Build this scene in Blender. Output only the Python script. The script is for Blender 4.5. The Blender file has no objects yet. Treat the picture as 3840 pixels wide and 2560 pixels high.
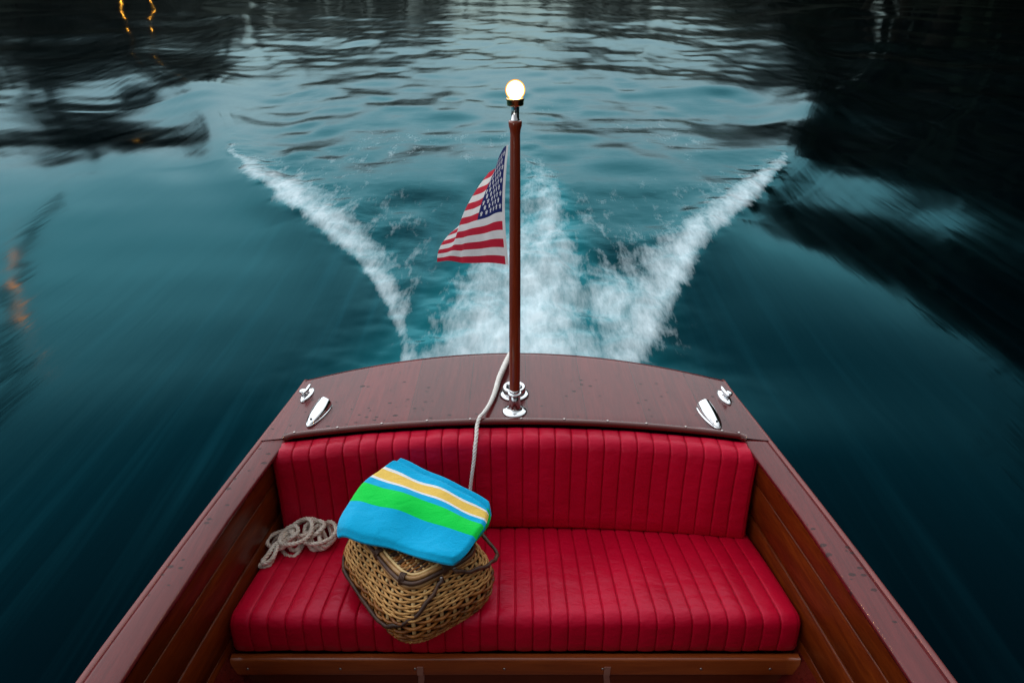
import bpy, math, random
import numpy as np
from mathutils import Matrix, Vector
random.seed(7); rng = np.random.default_rng(7)
S = bpy.context.scene; COL = S.collection
PI = math.pi; R = math.radians

# ------------------------------------------------------------------ frames
# Boat frame: x right, y towards the stern, z up, deck edge at z = 0.
# The boat runs bow-up by a few degrees, so everything aboard is tilted by B.
CAM_Z = 1.8
B = Matrix.Translation((0, 0, CAM_Z)) @ Matrix.Rotation(R(-3.5), 4, 'X') @ Matrix.Translation((0, 0, -1.196))
CX = 0.009          # boat centre line

# ------------------------------------------------------------------ object helpers
ORG = {}
def tag(o, label=None, cat=None, group=None, kind=None):
    for k, v in (('label', label), ('category', cat), ('group', group), ('kind', kind)):
        if v: o[k] = v
    return o
def root(name, p, aboard=True):
    o = bpy.data.objects.new(name, None); COL.objects.link(o)
    o.empty_display_size = .1
    o.matrix_world = (B if aboard else Matrix()) @ Matrix.Translation(p)
    ORG[o.name] = np.array(p, float)
    return o
def mesh(name, V, F, mats, parent=None, smooth=True, mi=None, aboard=None, origin=None):
    V = np.asarray(V, float)
    org = None
    if parent is not None: org = ORG[parent.name]
    elif origin is not None: org = np.array(origin, float)
    else: org = np.zeros(3)
    me = bpy.data.meshes.new(name)
    me.from_pydata((V - org).tolist(), [], F if isinstance(F, list) else F.tolist())
    for m in (mats if isinstance(mats, (list, tuple)) else [mats]): me.materials.append(m)
    if mi is not None: me.polygons.foreach_set('material_index', np.asarray(mi, np.int32))
    me.polygons.foreach_set('use_smooth', np.full(len(me.polygons), smooth))
    me.update()
    o = bpy.data.objects.new(name, me); COL.objects.link(o)
    if parent is not None:
        o.parent = parent; ORG[o.name] = org
    elif aboard: o.matrix_world = B @ Matrix.Translation(org); ORG[o.name] = org
    else: o.matrix_world = Matrix.Translation(org); ORG[o.name] = org
    return o
class MB:
    def __init__(s): s.v = []; s.f = []; s.m = []; s.n = 0
    def add(s, V, F, m=0):
        V = np.asarray(V, float)
        s.v.append(V); s.f += [[i + s.n for i in f] for f in F]; s.m += [m] * len(F); s.n += len(V)
        return s
    def build(s, name, mats, parent=None, **k):
        return mesh(name, np.concatenate(s.v), s.f, mats, parent, mi=s.m, **k)
def fattr(o, name, arr):
    a = o.data.attributes.new(name, 'FLOAT', 'POINT'); a.data.foreach_set('value', np.asarray(arr, np.float32))

def grid_faces(nu, nv, cu=False, cv=False):
    F = []
    for i in range(nu if cu else nu - 1):
        for j in range(nv if cv else nv - 1):
            a = i * nv + j; b = ((i + 1) % nu) * nv + j
            c = ((i + 1) % nu) * nv + (j + 1) % nv; d = i * nv + (j + 1) % nv
            F.append([a, b, c, d])
    return F
def spline(P, n):
    P = np.asarray(P, float); t = np.linspace(0, len(P) - 1, n); i = np.clip(t.astype(int), 0, len(P) - 2); f = (t - i)[:, None]
    Q = np.vstack([2 * P[0] - P[1], P, 2 * P[-1] - P[-2]])
    a, b, c, d = Q[i], Q[i + 1], Q[i + 2], Q[i + 3]
    return .5 * (2 * b + (c - a) * f + (2 * a - 5 * b + 4 * c - d) * f ** 2 + (3 * b - a - 3 * c + d) * f ** 3)
def resample(P, step=None, n=None, closed=False):
    P = np.asarray(P, float)
    if closed: P = np.vstack([P, P[:1]])
    s = np.concatenate([[0], np.cumsum(np.linalg.norm(np.diff(P, axis=0), axis=1))])
    if n is None: n = max(3, int(s[-1] / step) + 1)
    t = np.linspace(0, s[-1], n, endpoint=not closed)
    return np.stack([np.interp(t, s, P[:, k]) for k in range(3)], 1)
def frames(P, closed=False):
    if closed: T = np.roll(P, -1, 0) - np.roll(P, 1, 0)
    else: T = np.gradient(P, axis=0)
    T /= np.linalg.norm(T, axis=1)[:, None] + 1e-12
    N = np.zeros_like(P); up = np.array([0, 0, 1.]) if abs(T[0, 2]) < .9 else np.array([1., 0, 0])
    n = up - T[0] * (up @ T[0]); N[0] = n / np.linalg.norm(n)
    for i in range(1, len(P)):
        n = N[i - 1] - T[i] * (N[i - 1] @ T[i]); N[i] = n / (np.linalg.norm(n) + 1e-12)
    return T, N, np.cross(T, N)
def tube(P, r, k=8, closed=False, flat=1.0, upN=None):
    P = np.asarray(P, float); T, N, Bn = frames(P, closed)
    if upN is not None:
        N = upN - T * np.sum(upN * T, 1)[:, None]; N /= np.linalg.norm(N, axis=1)[:, None]; Bn = np.cross(T, N)
    r = np.broadcast_to(np.asarray(r, float), (len(P),))
    a = np.arange(k) * 2 * PI / k
    V = P[:, None] + r[:, None, None] * (np.cos(a)[None, :, None] * N[:, None] * flat + np.sin(a)[None, :, None] * Bn[:, None])
    F = grid_faces(len(P), k, closed, True)
    if not closed:
        F.append(list(range(k))[::-1]); F.append([(len(P) - 1) * k + j for j in range(k)])
    return V.reshape(-1, 3), F
def lathe(prof, c, k=32):
    prof = np.asarray(prof, float); a = np.arange(k) * 2 * PI / k
    V = np.stack([c[0] + prof[:, 0][:, None] * np.cos(a), c[1] + prof[:, 0][:, None] * np.sin(a), c[2] + np.repeat(prof[:, 1][:, None], k, 1)], 2)
    F = grid_faces(len(prof), k, False, True)
    F = [f[::-1] for f in F]
    F.append(list(range(k))[::-1]); F.append([(len(prof) - 1) * k + j for j in range(k)])
    return V.reshape(-1, 3), F
def sweep(P, prof, up=(0, 0, 1)):
    """closed profile (side, up) carried along P"""
    P = np.asarray(P, float); T = np.gradient(P, axis=0); T /= np.linalg.norm(T, axis=1)[:, None]
    U = np.asarray(up, float); Sd = np.cross(T, U); Sd /= np.linalg.norm(Sd, axis=1)[:, None]; Up = np.cross(Sd, T)
    prof = np.asarray(prof, float)
    V = P[:, None] + prof[None, :, 0, None] * Sd[:, None] + prof[None, :, 1, None] * Up[:, None]
    n = len(prof); F = grid_faces(len(P), n, False, True)
    F.append(list(range(n))[::-1]); F.append([(len(P) - 1) * n + j for j in range(n)])
    return V.reshape(-1, 3), F
def rrect(w, h, r, k=3):
    pts = []
    for cx, cy, a0 in ((w / 2 - r, h / 2 - r, 0), (-w / 2 + r, h / 2 - r, 90), (-w / 2 + r, -h / 2 + r, 180), (w / 2 - r, -h / 2 + r, 270)):
        for i in range(k + 1):
            a = R(a0 + 90 * i / k); pts.append((cx + r * math.cos(a), cy + r * math.sin(a)))
    return np.array(pts)
def rope(mb, P, rad, pitch=None, step=.003, m=0, k=6):
    P = resample(P, step); T, N, Bn = frames(P); n = len(P)
    rad = np.interp(np.linspace(0, 1, n), np.linspace(0, 1, len(np.atleast_1d(rad))), np.atleast_1d(rad)) if np.ndim(rad) else np.full(n, rad)
    pitch = pitch or 6.5 * rad.mean()
    s = np.arange(n) * step
    for j in range(3):
        a = 2 * PI * (s / pitch + j / 3)
        Q = P + (.5 * rad)[:, None] * (np.cos(a)[:, None] * N + np.sin(a)[:, None] * Bn)
        V, F = tube(Q, rad * .56, k); mb.add(V, F, m)

# ------------------------------------------------------------------ noise for meshes
def vnoise(x, y, seed=0):
    xi = np.floor(x).astype(np.int64); yi = np.floor(y).astype(np.int64); fx = x - xi; fy = y - yi
    fx = fx * fx * fx * (fx * (fx * 6 - 15) + 10); fy = fy * fy * fy * (fy * (fy * 6 - 15) + 10)
    def h(a, b):
        n = (a * 374761393 + b * 668265263 + seed * 1442695041) & 0xffffffff
        n = ((n ^ (n >> 13)) * 1274126177) & 0xffffffff
        return ((n ^ (n >> 16)) & 0xffff) / 65535.
    return (h(xi, yi) * (1 - fx) + h(xi + 1, yi) * fx) * (1 - fy) + (h(xi, yi + 1) * (1 - fx) + h(xi + 1, yi + 1) * fx) * fy
def fbm(x, y, o=4, seed=0):
    s = 0; a = .5; t = 0
    for i in range(o):
        s = s + a * vnoise(x, y, seed + i * 17); t += a; a *= .5; x = x * 2.03 + 5.1; y = y * 2.03 + 3.7
    return s / t
def sstep(a, b, x):
    t = np.clip((x - a) / (b - a), 0, 1); return t * t * (3 - 2 * t)

# ------------------------------------------------------------------ material helpers
class NT:
    def __init__(s, name):
        s.m = bpy.data.materials.new(name); s.m.use_nodes = True; s.t = s.m.node_tree; s.t.nodes.clear()
        s.out = s.n('ShaderNodeOutputMaterial')
    def n(s, typ, **k):
        o = s.t.nodes.new(typ)
        for a, v in k.items(): setattr(o, a, v)
        return o
    def l(s, a, b): s.t.links.new(a, b)
    def set(s, sock, v):
        if isinstance(v, bpy.types.NodeSocket): s.l(v, sock)
        elif v is not None: sock.default_value = v
    def math(s, op, a, b=None, c=None, clamp=False):
        o = s.n('ShaderNodeMath', operation=op, use_clamp=clamp)
        for i, v in enumerate((a, b, c)):
            if v is not None: s.set(o.inputs[i], v)
        return o.outputs[0]
    def coords(s, kind='Object', scale=(1, 1, 1), rot=(0, 0, 0), loc=(0, 0, 0)):
        tc = s.n('ShaderNodeTexCoord'); mp = s.n('ShaderNodeMapping')
        mp.inputs['Scale'].default_value = scale; mp.inputs['Rotation'].default_value = rot; mp.inputs['Location'].default_value = loc
        s.l(tc.outputs[kind], mp.inputs[0]); return mp.outputs[0]
    def noise(s, vec, scale=5, detail=4, rough=.55, dist=0, out='Fac'):
        o = s.n('ShaderNodeTexNoise'); o.inputs['Scale'].default_value = scale; o.inputs['Detail'].default_value = detail
        o.inputs['Roughness'].default_value = rough; o.inputs['Distortion'].default_value = dist
        if vec is not None: s.l(vec, o.inputs['Vector'])
        return o.outputs[out]
    def ramp(s, fac, stops, interp='LINEAR'):
        o = s.n('ShaderNodeValToRGB'); e = o.color_ramp.elements; o.color_ramp.interpolation = interp
        while len(e) < len(stops): e.new(.5)
        for i, (p, c) in enumerate(stops):
            e[i].position = p; e[i].color = (*c, 1) if len(c) == 3 else c
        s.l(fac, o.inputs[0]); return o.outputs[0]
    def rng(s, v, a, b, c, d, smooth=False):
        o = s.n('ShaderNodeMapRange', interpolation_type='SMOOTHSTEP' if smooth else 'LINEAR')
        s.set(o.inputs['Value'], v)
        for k, x in zip(('From Min', 'From Max', 'To Min', 'To Max'), (a, b, c, d)): s.set(o.inputs[k], x)
        return o.outputs[0]
    def mix(s, fac, a, b, mode='MIX'):
        o = s.n('ShaderNodeMix', data_type='RGBA', blend_type=mode)
        s.set(o.inputs[0], fac)
        for i, v in ((6, a), (7, b)): s.set(o.inputs[i], (*v, 1) if isinstance(v, tuple) and len(v) == 3 else v)
        return o.outputs[2]
    def attr(s, name, out='Fac'): return s.n('ShaderNodeAttribute', attribute_name=name).outputs[out]
    def bump(s, h, strength=.3, dist=.01, normal=None):
        o = s.n('ShaderNodeBump'); o.inputs['Strength'].default_value = strength; o.inputs['Distance'].default_value = dist
        s.l(h, o.inputs['Height'])
        if normal is not None: s.l(normal, o.inputs['Normal'])
        return o.outputs[0]
    def bsdf(s, color=None, rough=.5, normal=None, surface=True, **k):
        p = s.n('ShaderNodeBsdfPrincipled')
        if color is not None: s.set(p.inputs['Base Color'], (*color, 1) if isinstance(color, tuple) and len(color) == 3 else color)
        s.set(p.inputs['Roughness'], rough)
        if normal is not None: s.l(normal, p.inputs['Normal'])
        for a, v in k.items(): s.set(p.inputs[a.replace('_', ' ')], v)
        if surface: s.l(p.outputs[0], s.out.inputs[0])
        return p

def wood(name, dark, mid, light, axis='Y', rough=.3, plank=None, spots=0.0, spec=.5, coat=0.0):
    t = NT(name)
    sc = {'Y': (26, 1.6, 26), 'X': (1.6, 26, 26), 'Z': (26, 26, 1.6)}[axis]
    v = t.coords(scale=sc)
    n1 = t.noise(v, 2.2, 6, .6, 1.2)
    n2 = t.noise(t.coords(scale=tuple(x * 4.5 for x in sc)), 3, 3, .6)
    g = t.math('ADD', t.math('MULTIPLY', n1, .72), t.math('MULTIPLY', n2, .28))
    c = t.ramp(g, [(.28, dark), (.5, mid), (.72, light)])
    big = t.noise(t.coords(scale=(2.2, .8, 2.2)), 2.5, 2)
    c = t.mix(t.rng(big, .35, .7, 0, .35), c, dark)
    h = n2; r = rough
    if plank:   # (pitch) planks laid side by side along the grain, each a little different, with a fine dark seam
        sp = t.n('ShaderNodeSeparateXYZ'); t.l(t.coords(), sp.inputs[0])
        q = t.math('DIVIDE', t.math('ADD', sp.outputs[0], 10.03), plank)
        fl = t.math('FLOOR', q); fr = t.math('FRACT', q)
        wn = t.n('ShaderNodeTexWhiteNoise', noise_dimensions='1D'); t.l(fl, wn.inputs['W'])
        hs = t.n('ShaderNodeHueSaturation'); t.l(c, hs.inputs['Color']); t.l(t.rng(wn.outputs['Value'], 0, 1, .75, 1.35), hs.inputs['Value'])
        c = hs.outputs[0]
        seam = t.rng(t.math('ABSOLUTE', t.math('SUBTRACT', fr, .5)), .488, .497, 0, 1, True)
        c = t.mix(t.math('MULTIPLY', seam, .55), c, (.02, .006, .005))
        r = t.math('ADD', t.rng(wn.outputs['Value'], 0, 1, rough * .9, rough * 1.15), 0)
    if spots:   # dried drips and specks of dirt
        vo = t.n('ShaderNodeTexVoronoi'); vo.inputs['Scale'].default_value = 1
        t.l(t.coords(scale=(34, 52, 40)), vo.inputs['Vector'])
        sepc = t.n('ShaderNodeSeparateColor'); t.l(vo.outputs['Color'], sepc.inputs[0])
        rad = t.rng(sepc.outputs[0], .35, 1, 0, .34)
        area = t.rng(t.noise(t.coords(loc=(3.1, 1, 0)), 2.0, 2), .38, .6, .15, 1)
        d = t.math('LESS_THAN', t.math('ADD', vo.outputs['Distance'], t.math('MULTIPLY', t.math('SUBTRACT', t.noise(t.coords(), 260, 2), .5), .12)), t.math('MULTIPLY', rad, area))
        c = t.mix(t.math('MULTIPLY', d, spots), c, (.022, .007, .008))
        r = t.math('ADD', r, t.math('MULTIPLY', d, .25))
    t.bsdf(c, r, t.bump(h, .12, .0015), Specular_IOR_Level=spec, Coat_Weight=coat, Coat_Roughness=.12)
    return t.m

M = {}
M['deck'] = wood('deck_mahogany', (.072, .006, .008), (.132, .013, .015), (.185, .025, .024), 'Y', .24, plank=.19, spots=.9, coat=.10, spec=.34)
M['board'] = wood('covering_board_mahogany', (.070, .006, .008), (.125, .013, .015), (.170, .023, .024), 'Y', .26, spots=.8, coat=.10, spec=.34)
M['trim'] = wood('dark_red_varnish', (.07, .006, .005), (.115, .011, .008), (.16, .018, .012), 'X', .18, coat=.5)
M['rub'] = wood('pinkish_worn_varnish', (.14, .030, .030), (.20, .045, .042), (.26, .06, .055), 'Y', .4)
M['plank'] = wood('side_plank_varnish', (.055, .007, .001), (.120, .018, .002), (.20, .038, .004), 'Y', .34, spec=.22)
M['rail'] = wood('front_rail_varnish', (.17, .030, .006), (.27, .055, .010), (.36, .085, .016), 'X', .28, coat=.3)
M['panel'] = wood('seat_panel_varnish', (.07, .012, .004), (.11, .020, .006), (.15, .03, .01), 'X', .3)
M['pole'] = wood('pole_varnish', (.15, .018, .006), (.23, .032, .010), (.31, .050, .014), 'Z', .22, coat=.6)

def vinyl():
    t = NT('red_pleated_vinyl')
    n = t.noise(t.coords(), 3.0, 3); f = t.noise(t.coords(), 420, 2, .6)
    c = t.ramp(n, [(.3, (.43, .001, .018)), (.7, (.59, .0015, .028))])
    g = t.attr('groove')
    c = t.mix(t.math('MULTIPLY', g, .35), c, (.25, .002, .008))
    pk = t.noise(t.coords(scale=(14, 60, 60)), 1.3, 3, .6, .4)
    bn = t.bump(f, .22, .0012, t.bump(t.math('MULTIPLY', pk, t.rng(g, 0, .6, .25, 1)), .35, .004, t.bump(t.noise(t.coords(scale=(9, 16, 16)), 1.5, 3), .4, .012)))
    t.bsdf(c, t.rng(n, .3, .7, .34, .46), bn, Specular_IOR_Level=.45, Specular_Tint=(1, .42, .62, 1))
    return t.m
M['vinyl'] = vinyl()
def chrome():
    t = NT('chrome'); n = t.noise(t.coords(), 60, 3)
    t.bsdf((.82, .84, .86), t.rng(n, .3, .7, .05, .14), Metallic=1.0); return t.m
M['chrome'] = chrome()
def dark():
    t = NT('black_rubber'); n = t.noise(t.coords(), 80, 3)
    t.bsdf(t.ramp(n, [(.3, (.008, .007, .008)), (.7, (.02, .018, .018))]), .6); return t.m
M['dark'] = dark()
def ropemat(name, a, b):
    t = NT(name); n = t.noise(t.coords(), 30, 4); f = t.noise(t.coords(), 900, 2)
    t.bsdf(t.ramp(n, [(.3, a), (.7, b)]), .85, t.bump(f, .5, .001), Specular_IOR_Level=.2); return t.m
M['rope_tan'] = ropemat('weathered_rope', (.68, .55, .46), (.95, .87, .78))
M['rope_white'] = ropemat('white_rope', (.92, .88, .82), (.97, .95, .92))
def wicker(name, stops, rough=.45):
    t = NT(name); n = t.noise(t.coords(), 26, 5, .7); f = t.noise(t.coords(scale=(1, 1, 4)), 300, 2)
    t.bsdf(t.ramp(n, stops), rough, t.bump(f, .4, .001)); return t.m
M['honey'] = wicker('honey_willow', [(.3, (.08, .020, .004)), (.45, (.25, .078, .012)), (.62, (.45, .17, .03)), (.75, (.60, .28, .07))])
M['straw'] = wicker('pale_seagrass', [(.3, (.24, .10, .026)), (.5, (.60, .30, .09)), (.7, (.84, .50, .18))], .6)
M['stake'] = wicker('pale_cane', [(.3, (.50, .30, .11)), (.7, (.80, .57, .27))])
M['bark'] = wicker('dark_bark', [(.3, (.025, .010, .006)), (.55, (.075, .030, .015)), (.72, (.16, .075, .04))], .5)
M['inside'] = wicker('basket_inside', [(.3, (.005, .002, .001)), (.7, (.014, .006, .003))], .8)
M['cane_rim'] = wicker('split_cane', [(.3, (.17, .07, .02)), (.5, (.34, .17, .055)), (.72, (.50, .30, .12))], .35)
def towelmat():
    t = NT('striped_towelling')
    f = t.noise(t.coords(), 700, 2, .7); g = t.noise(t.coords(), 120, 3)
    bl = (.002, .47, .84); gr = (.006, .78, .085); wh = (.92, .92, .92); ye = (.97, .64, .13)
    w = t.math('ADD', t.attr('stripe'), t.math('MULTIPLY', t.math('SUBTRACT', g, .5), .006))
    c = t.ramp(w, [(0, bl), (.375, gr), (.60, bl), (.69, wh), (.722, ye), (.845, wh), (.877, bl)], 'CONSTANT')
    c2 = t.ramp(w, [(0, gr), (.25, bl), (.55, gr), (.8, bl)], 'CONSTANT')
    c = t.mix(t.attr('under'), c, c2)
    c = t.mix(t.rng(f, .3, .7, .12, 0), c, (.0, .02, .03))
    t.bsdf(c, .95, t.bump(f, .6, .002, t.bump(t.noise(t.coords(), 190, 3, .7), .5, .003, t.bump(t.noise(t.coords(scale=(1, 1.8, 1)), 16, 3, .5, .6), .45, .012))), Specular_IOR_Level=.1, Sheen_Weight=.15)
    return t.m
M['towel'] = towelmat()
def flat(name, col, rough=.7, vary=.8, **k):
    t = NT(name); n = t.noise(t.coords(), 40, 4)
    t.bsdf(t.ramp(n, [(.3, tuple(x * vary for x in col)), (.7, col)]), rough, **k); return t.m
def cloth(name, col):
    t = NT(name); n = t.noise(t.coords(), 25, 4)
    c = t.ramp(n, [(.3, tuple(x * .85 for x in col)), (.7, col)])
    p = t.bsdf(c, .8, t.bump(t.noise(t.coords(), 500, 1), .2, .001), surface=False, Specular_IOR_Level=.2)
    tr = t.n('ShaderNodeBsdfTranslucent'); t.l(c, tr.inputs[0])
    mx = t.n('ShaderNodeMixShader'); mx.inputs[0].default_value = .3
    t.l(p.outputs[0], mx.inputs[1]); t.l(tr.outputs[0], mx.inputs[2]); t.l(mx.outputs[0], t.out.inputs[0])
    return t.m
M['f_red'] = cloth('flag_red', (.58, .018, .05)); M['f_white'] = cloth('flag_white', (.84, .84, .86)); M['f_blue'] = cloth('flag_blue', (.008, .018, .14))
M['painted_reflection'] = flat('painted_varnish_glint', (.36, .17, .13), .4)  # pale colour standing in for reflections in the varnish
M['brass_fit'] = flat('polished_brass', (.80, .52, .22), .18, Metallic=1.0)
M['brass'] = flat('dull_screw', (.55, .50, .48), .3, Metallic=1.0)
def emit(name, col, st, glass=False):
    t = NT(name); e = t.n('ShaderNodeEmission'); e.inputs[0].default_value = (*col, 1); e.inputs[1].default_value = st
    lw = t.n('ShaderNodeLayerWeight'); lw.inputs[0].default_value = .35
    t.l(t.ramp(lw.outputs['Facing'], [(0, col), (.75, (col[0], col[1] * .72, col[2] * .42)), (1, (col[0], col[1] * .62, col[2] * .2))]), e.inputs[0])
    if glass:   # frosted glass: fierce in the middle, warm and dim at the rim
        lw.inputs[0].default_value = .5
        p_ = t.math('POWER', t.rng(lw.outputs['Facing'], .72, 0, 0, 1), 5.0)
        t.l(t.math('MULTIPLY_ADD', p_, st * 2.4, .62), e.inputs[1])
    t.l(e.outputs[0], t.out.inputs[0]); return t.m
M['bulb'] = emit('lit_globe', (1.0, .58, .22), 340, True)
M['lantern'] = emit('lit_shore_lamp', (1.0, .40, .05), 60)
M['lantern_near'] = emit('lit_dock_lamp', (1.0, .09, .0), 16)
M['bark_tree'] = flat('tree_bark', (.06, .042, .03), .9, .5)
def leaf(name, a, b):
    t = NT(name); n = t.noise(t.coords(), 1.2, 3); t.bsdf(t.ramp(n, [(.3, a), (.7, b)]), .65, Specular_IOR_Level=.25); return t.m
M['needle'] = leaf('fir_needles', (.006, .014, .006), (.018, .034, .013))
M['leaf'] = leaf('broad_leaves', (.009, .017, .005), (.028, .045, .013))
M['post'] = flat('weathered_timber', (.07, .05, .04), .85, .5)
M['soil'] = leaf('bank_soil', (.009, .012, .006), (.022, .026, .013))

# ------------------------------------------------------------------ boat hull lines
WY = np.array([-3.5, -3.2, -2.5, -1.5, -.5, .3, .914, 1.393, 2.05, 2.14])
WX = np.array([.03, .24, .56, .80, .89, .892, .862, .82, .749, .738])
def wid(y): # smooth half width at the deck edge
    yy = np.atleast_1d(np.asarray(y, float)); o = np.zeros_like(yy)
    for d in (-.12, -.06, 0, .06, .12): o += np.interp(yy + d, WY, WX)
    return o / 5
def transom_y(x): return 2.298 - .31 * (np.asarray(x) - CX) ** 2
def trim_y(x): return 1.822 - .108 * (np.asarray(x) - CX) ** 2
def crown(x, y): return .022 * np.clip(1 - ((x - CX) / .74) ** 2, 0, 1) * np.clip((y - 1.5) / .35, 0, 1)

boat = tag(root('motorboat', (CX, .6, -.62)), 'varnished mahogany motorboat stern with a red pleated bench seat', 'boat')

def bridge(name, stations, m, closed=False, **k):
    a = np.array(stations); return mesh(name, a.reshape(-1, 3), grid_faces(a.shape[0], a.shape[1], False, closed), m, boat, **k)

# hull shell: outer skin both sides and transom
ys = np.concatenate([np.linspace(-3.5, 1.6, 40), np.linspace(1.7, 2.135, 8)])
st = []
for y in ys:
    w = wid(y)[0]; row = []
    for s, prof in ((-1, [(1, -.012), (1.0, -.05), (.985, -.2), (.95, -.4), (.86, -.62), (.6, -.78), (.02, -.86)]), (1, [(.02, -.86), (.6, -.78), (.86, -.62), (.95, -.4), (.985, -.2), (1.0, -.05), (1, -.012)])):
        for fx, z in prof: row.append((CX + s * (w - .004) * fx, y, z))
    st.append(row)
# transom: carry the last section aft to the curved stern line
last = st[-1]
st.append([(p[0], float(transom_y(p[0])) - .004 + .03 * p[2], p[2]) for p in last])
hm = MB(); a = np.array(st); hm.add(a.reshape(-1, 3), grid_faces(*a.shape[:2]))
xs = np.linspace(-.735, .735, 25) + CX
top = np.array([(x, float(transom_y(x)) - .004, -.012 + crown(x, 2.2)) for x in xs]); botm = top.copy(); botm[:, 2] = -.86; botm[:, 1] -= .03
hm.add(np.stack([top, botm], 1).reshape(-1, 3), grid_faces(25, 2))
hm.build('hull', M['trim'], boat)
# sole and foredeck
bridge('floor', [[(CX - wid(y)[0] * .93, y, -.62), (CX + wid(y)[0] * .93, y, -.62)] for y in np.linspace(-1.6, 2.0, 12)], M['panel'])
bridge('foredeck', [[(CX + wid(y)[0] * f, y, .05 * (1 - f * f)) for f in np.linspace(-1, 1, 11)] for y in np.linspace(-3.5, -1.5, 12)], M['board'])

# aft deck (crowned, curved fore edge, curved transom edge), 18 mm thick with a rounded lip
nx, ny = 61, 24
def deck_half(t, x):  # trimmed to the hull sides
    return x
V = []; 
for i in range(nx):
    f = -1 + 2 * i / (nx - 1)
    for j in range(ny):
        t = j / (ny - 1)
        x = CX + f * .70; y0 = float(trim_y(x)) - .004
        x1 = CX + f * .742; y1 = float(transom_y(x1)) + .004
        # side edge follows the hull
        y = y0 + (y1 - y0) * t
        x = CX + f * wid(min(y, 2.135))[0]
        yb = float(transom_y(x)) + .004; y0b = float(trim_y(x)) - .004
        y = y0b + (yb - y0b) * t
        x = CX + f * wid(min(y, 2.135))[0]
        z = float(crown(x, y)) + .0030
        if t > .985: z -= .0
        V.append((x, y, z))
a = np.array(V).reshape(nx, ny, 3)
# lip
lip = a[:, -1:, :].copy(); lip[:, :, 1] += .006; lip[:, :, 2] -= .006
lip2 = lip.copy(); lip2[:, :, 2] -= .022
a = np.concatenate([a, lip, lip2], 1)
mesh('aft_deck', a.reshape(-1, 3), [f[::1] for f in grid_faces(nx, ny + 2)], M['deck'], boat)

# covering boards, rub rails, inner side planks
for s in (-1, 1):
    yv = np.linspace(-1.55, 1.80, 60)
    rows = []
    for y in yv:
        w = wid(y)[0]; wi = w - np.interp(y, [-1.5, .914, 1.393, 1.8], [.09, .077, .070, .075])
        if y > 1.74: wi = w - .075 - (y - 1.74) * .1
        zo = 0.0; zi = -.001
        rows.append([(CX + s * w, y, zo), (CX + s * (w - .012), y, .0003), (CX + s * (wi + .006), y, zi), (CX + s * (wi + .0015), y, zi - .0025), (CX + s * wi, y, zi - .006), (CX + s * wi, y, -.014), (CX + s * w, y, -.014)])
    a = np.array(rows); F = grid_faces(len(yv), 7, False, True)
    if s < 0: F = [f[::-1] for f in F]
    F += [list(range(7)), [(len(yv) - 1) * 7 + j for j in range(7)][::-1]]
    mesh('covering_board', a.reshape(-1, 3), F, M['board'], boat)
    yr = np.concatenate([np.linspace(-3.4, 1.9, 70), np.linspace(1.92, 2.138, 12)])
    P = np.stack([CX + s * (wid(yr) + .004), yr, np.full_like(yr, -.0085)], 1)
    vv, ff = sweep(P, rrect(.017, .022, .0065, 4)); mesh('rub_rail', vv, ff, M['rub'], boat)
    # side planks: inner skin
    bands = [(-.0145, -.108, .046, .010), (-.111, -.230, .044, .010), (-.236, -.358, .036, .018), (-.362, -.50, .040, .012), (-.504, -.645, .075, .012)]
    for zt, zb, off, th in bands:
        rows = []
        for y in np.linspace(-1.4, 1.99, 40):
            w = wid(y)[0] - off
            tl = .02 * (-zt); bl = .02 * (-zb)
            rows.append([(CX + s * (w + tl - .0), y, zt + .0), (CX + s * (w + tl - th * .8), y, zt - .001), (CX + s * (w + tl - th), y, zt - .004),
                         (CX + s * (w + bl - th), y, zb + .004), (CX + s * (w + bl - th * .8), y, zb + .001), (CX + s * (w + bl), y, zb)])
        a = np.array(rows); F = grid_faces(40, 6)
        if s < 0: F = [f[::-1] for f in F]
        mesh('side_plank', a.reshape(-1, 3), F, M['plank'], boat)

# moulding along the fore edge of the deck, with a row of bright screws
xm = np.linspace(-.712, .712, 60) + CX
P = np.stack([xm, trim_y(xm) - .004, .009 + crown(xm, 1.9)], 1)
P[0, 2] -= .006; P[-1, 2] -= .006
vv, ff = sweep(P, rrect(.021, .020, .009, 4))
mould = mesh('deck_moulding', vv, ff, M['trim'], boat)
def screw_mesh(nm, r):
    v, f = lathe([(r, 0), (r * .92, r * .3), (r * .55, r * .5), (r * .2, r * .42)], (0, 0, 0), 10)
    me = bpy.data.meshes.new(nm); me.from_pydata(v.tolist(), [], f); me.materials.append(M['brass'])
    for p in me.polygons: p.use_smooth = True
    return me
sm = screw_mesh('screw', .0042)
def screw(parent, p, rot=(0, 0, 0)):
    o = bpy.data.objects.new('screw', sm); COL.objects.link(o); o.parent = parent
    o.location = Vector(np.array(p) - ORG[parent.name]); o.rotation_euler = rot
for x in (-.68, -.55, -.415, -.275, -.14, .02, .155, .29, .41, .53, .64, .69):
    x += CX; screw(mould, (x, float(trim_y(x)) - .004, .0195 + crown(x, 1.9)))

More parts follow.
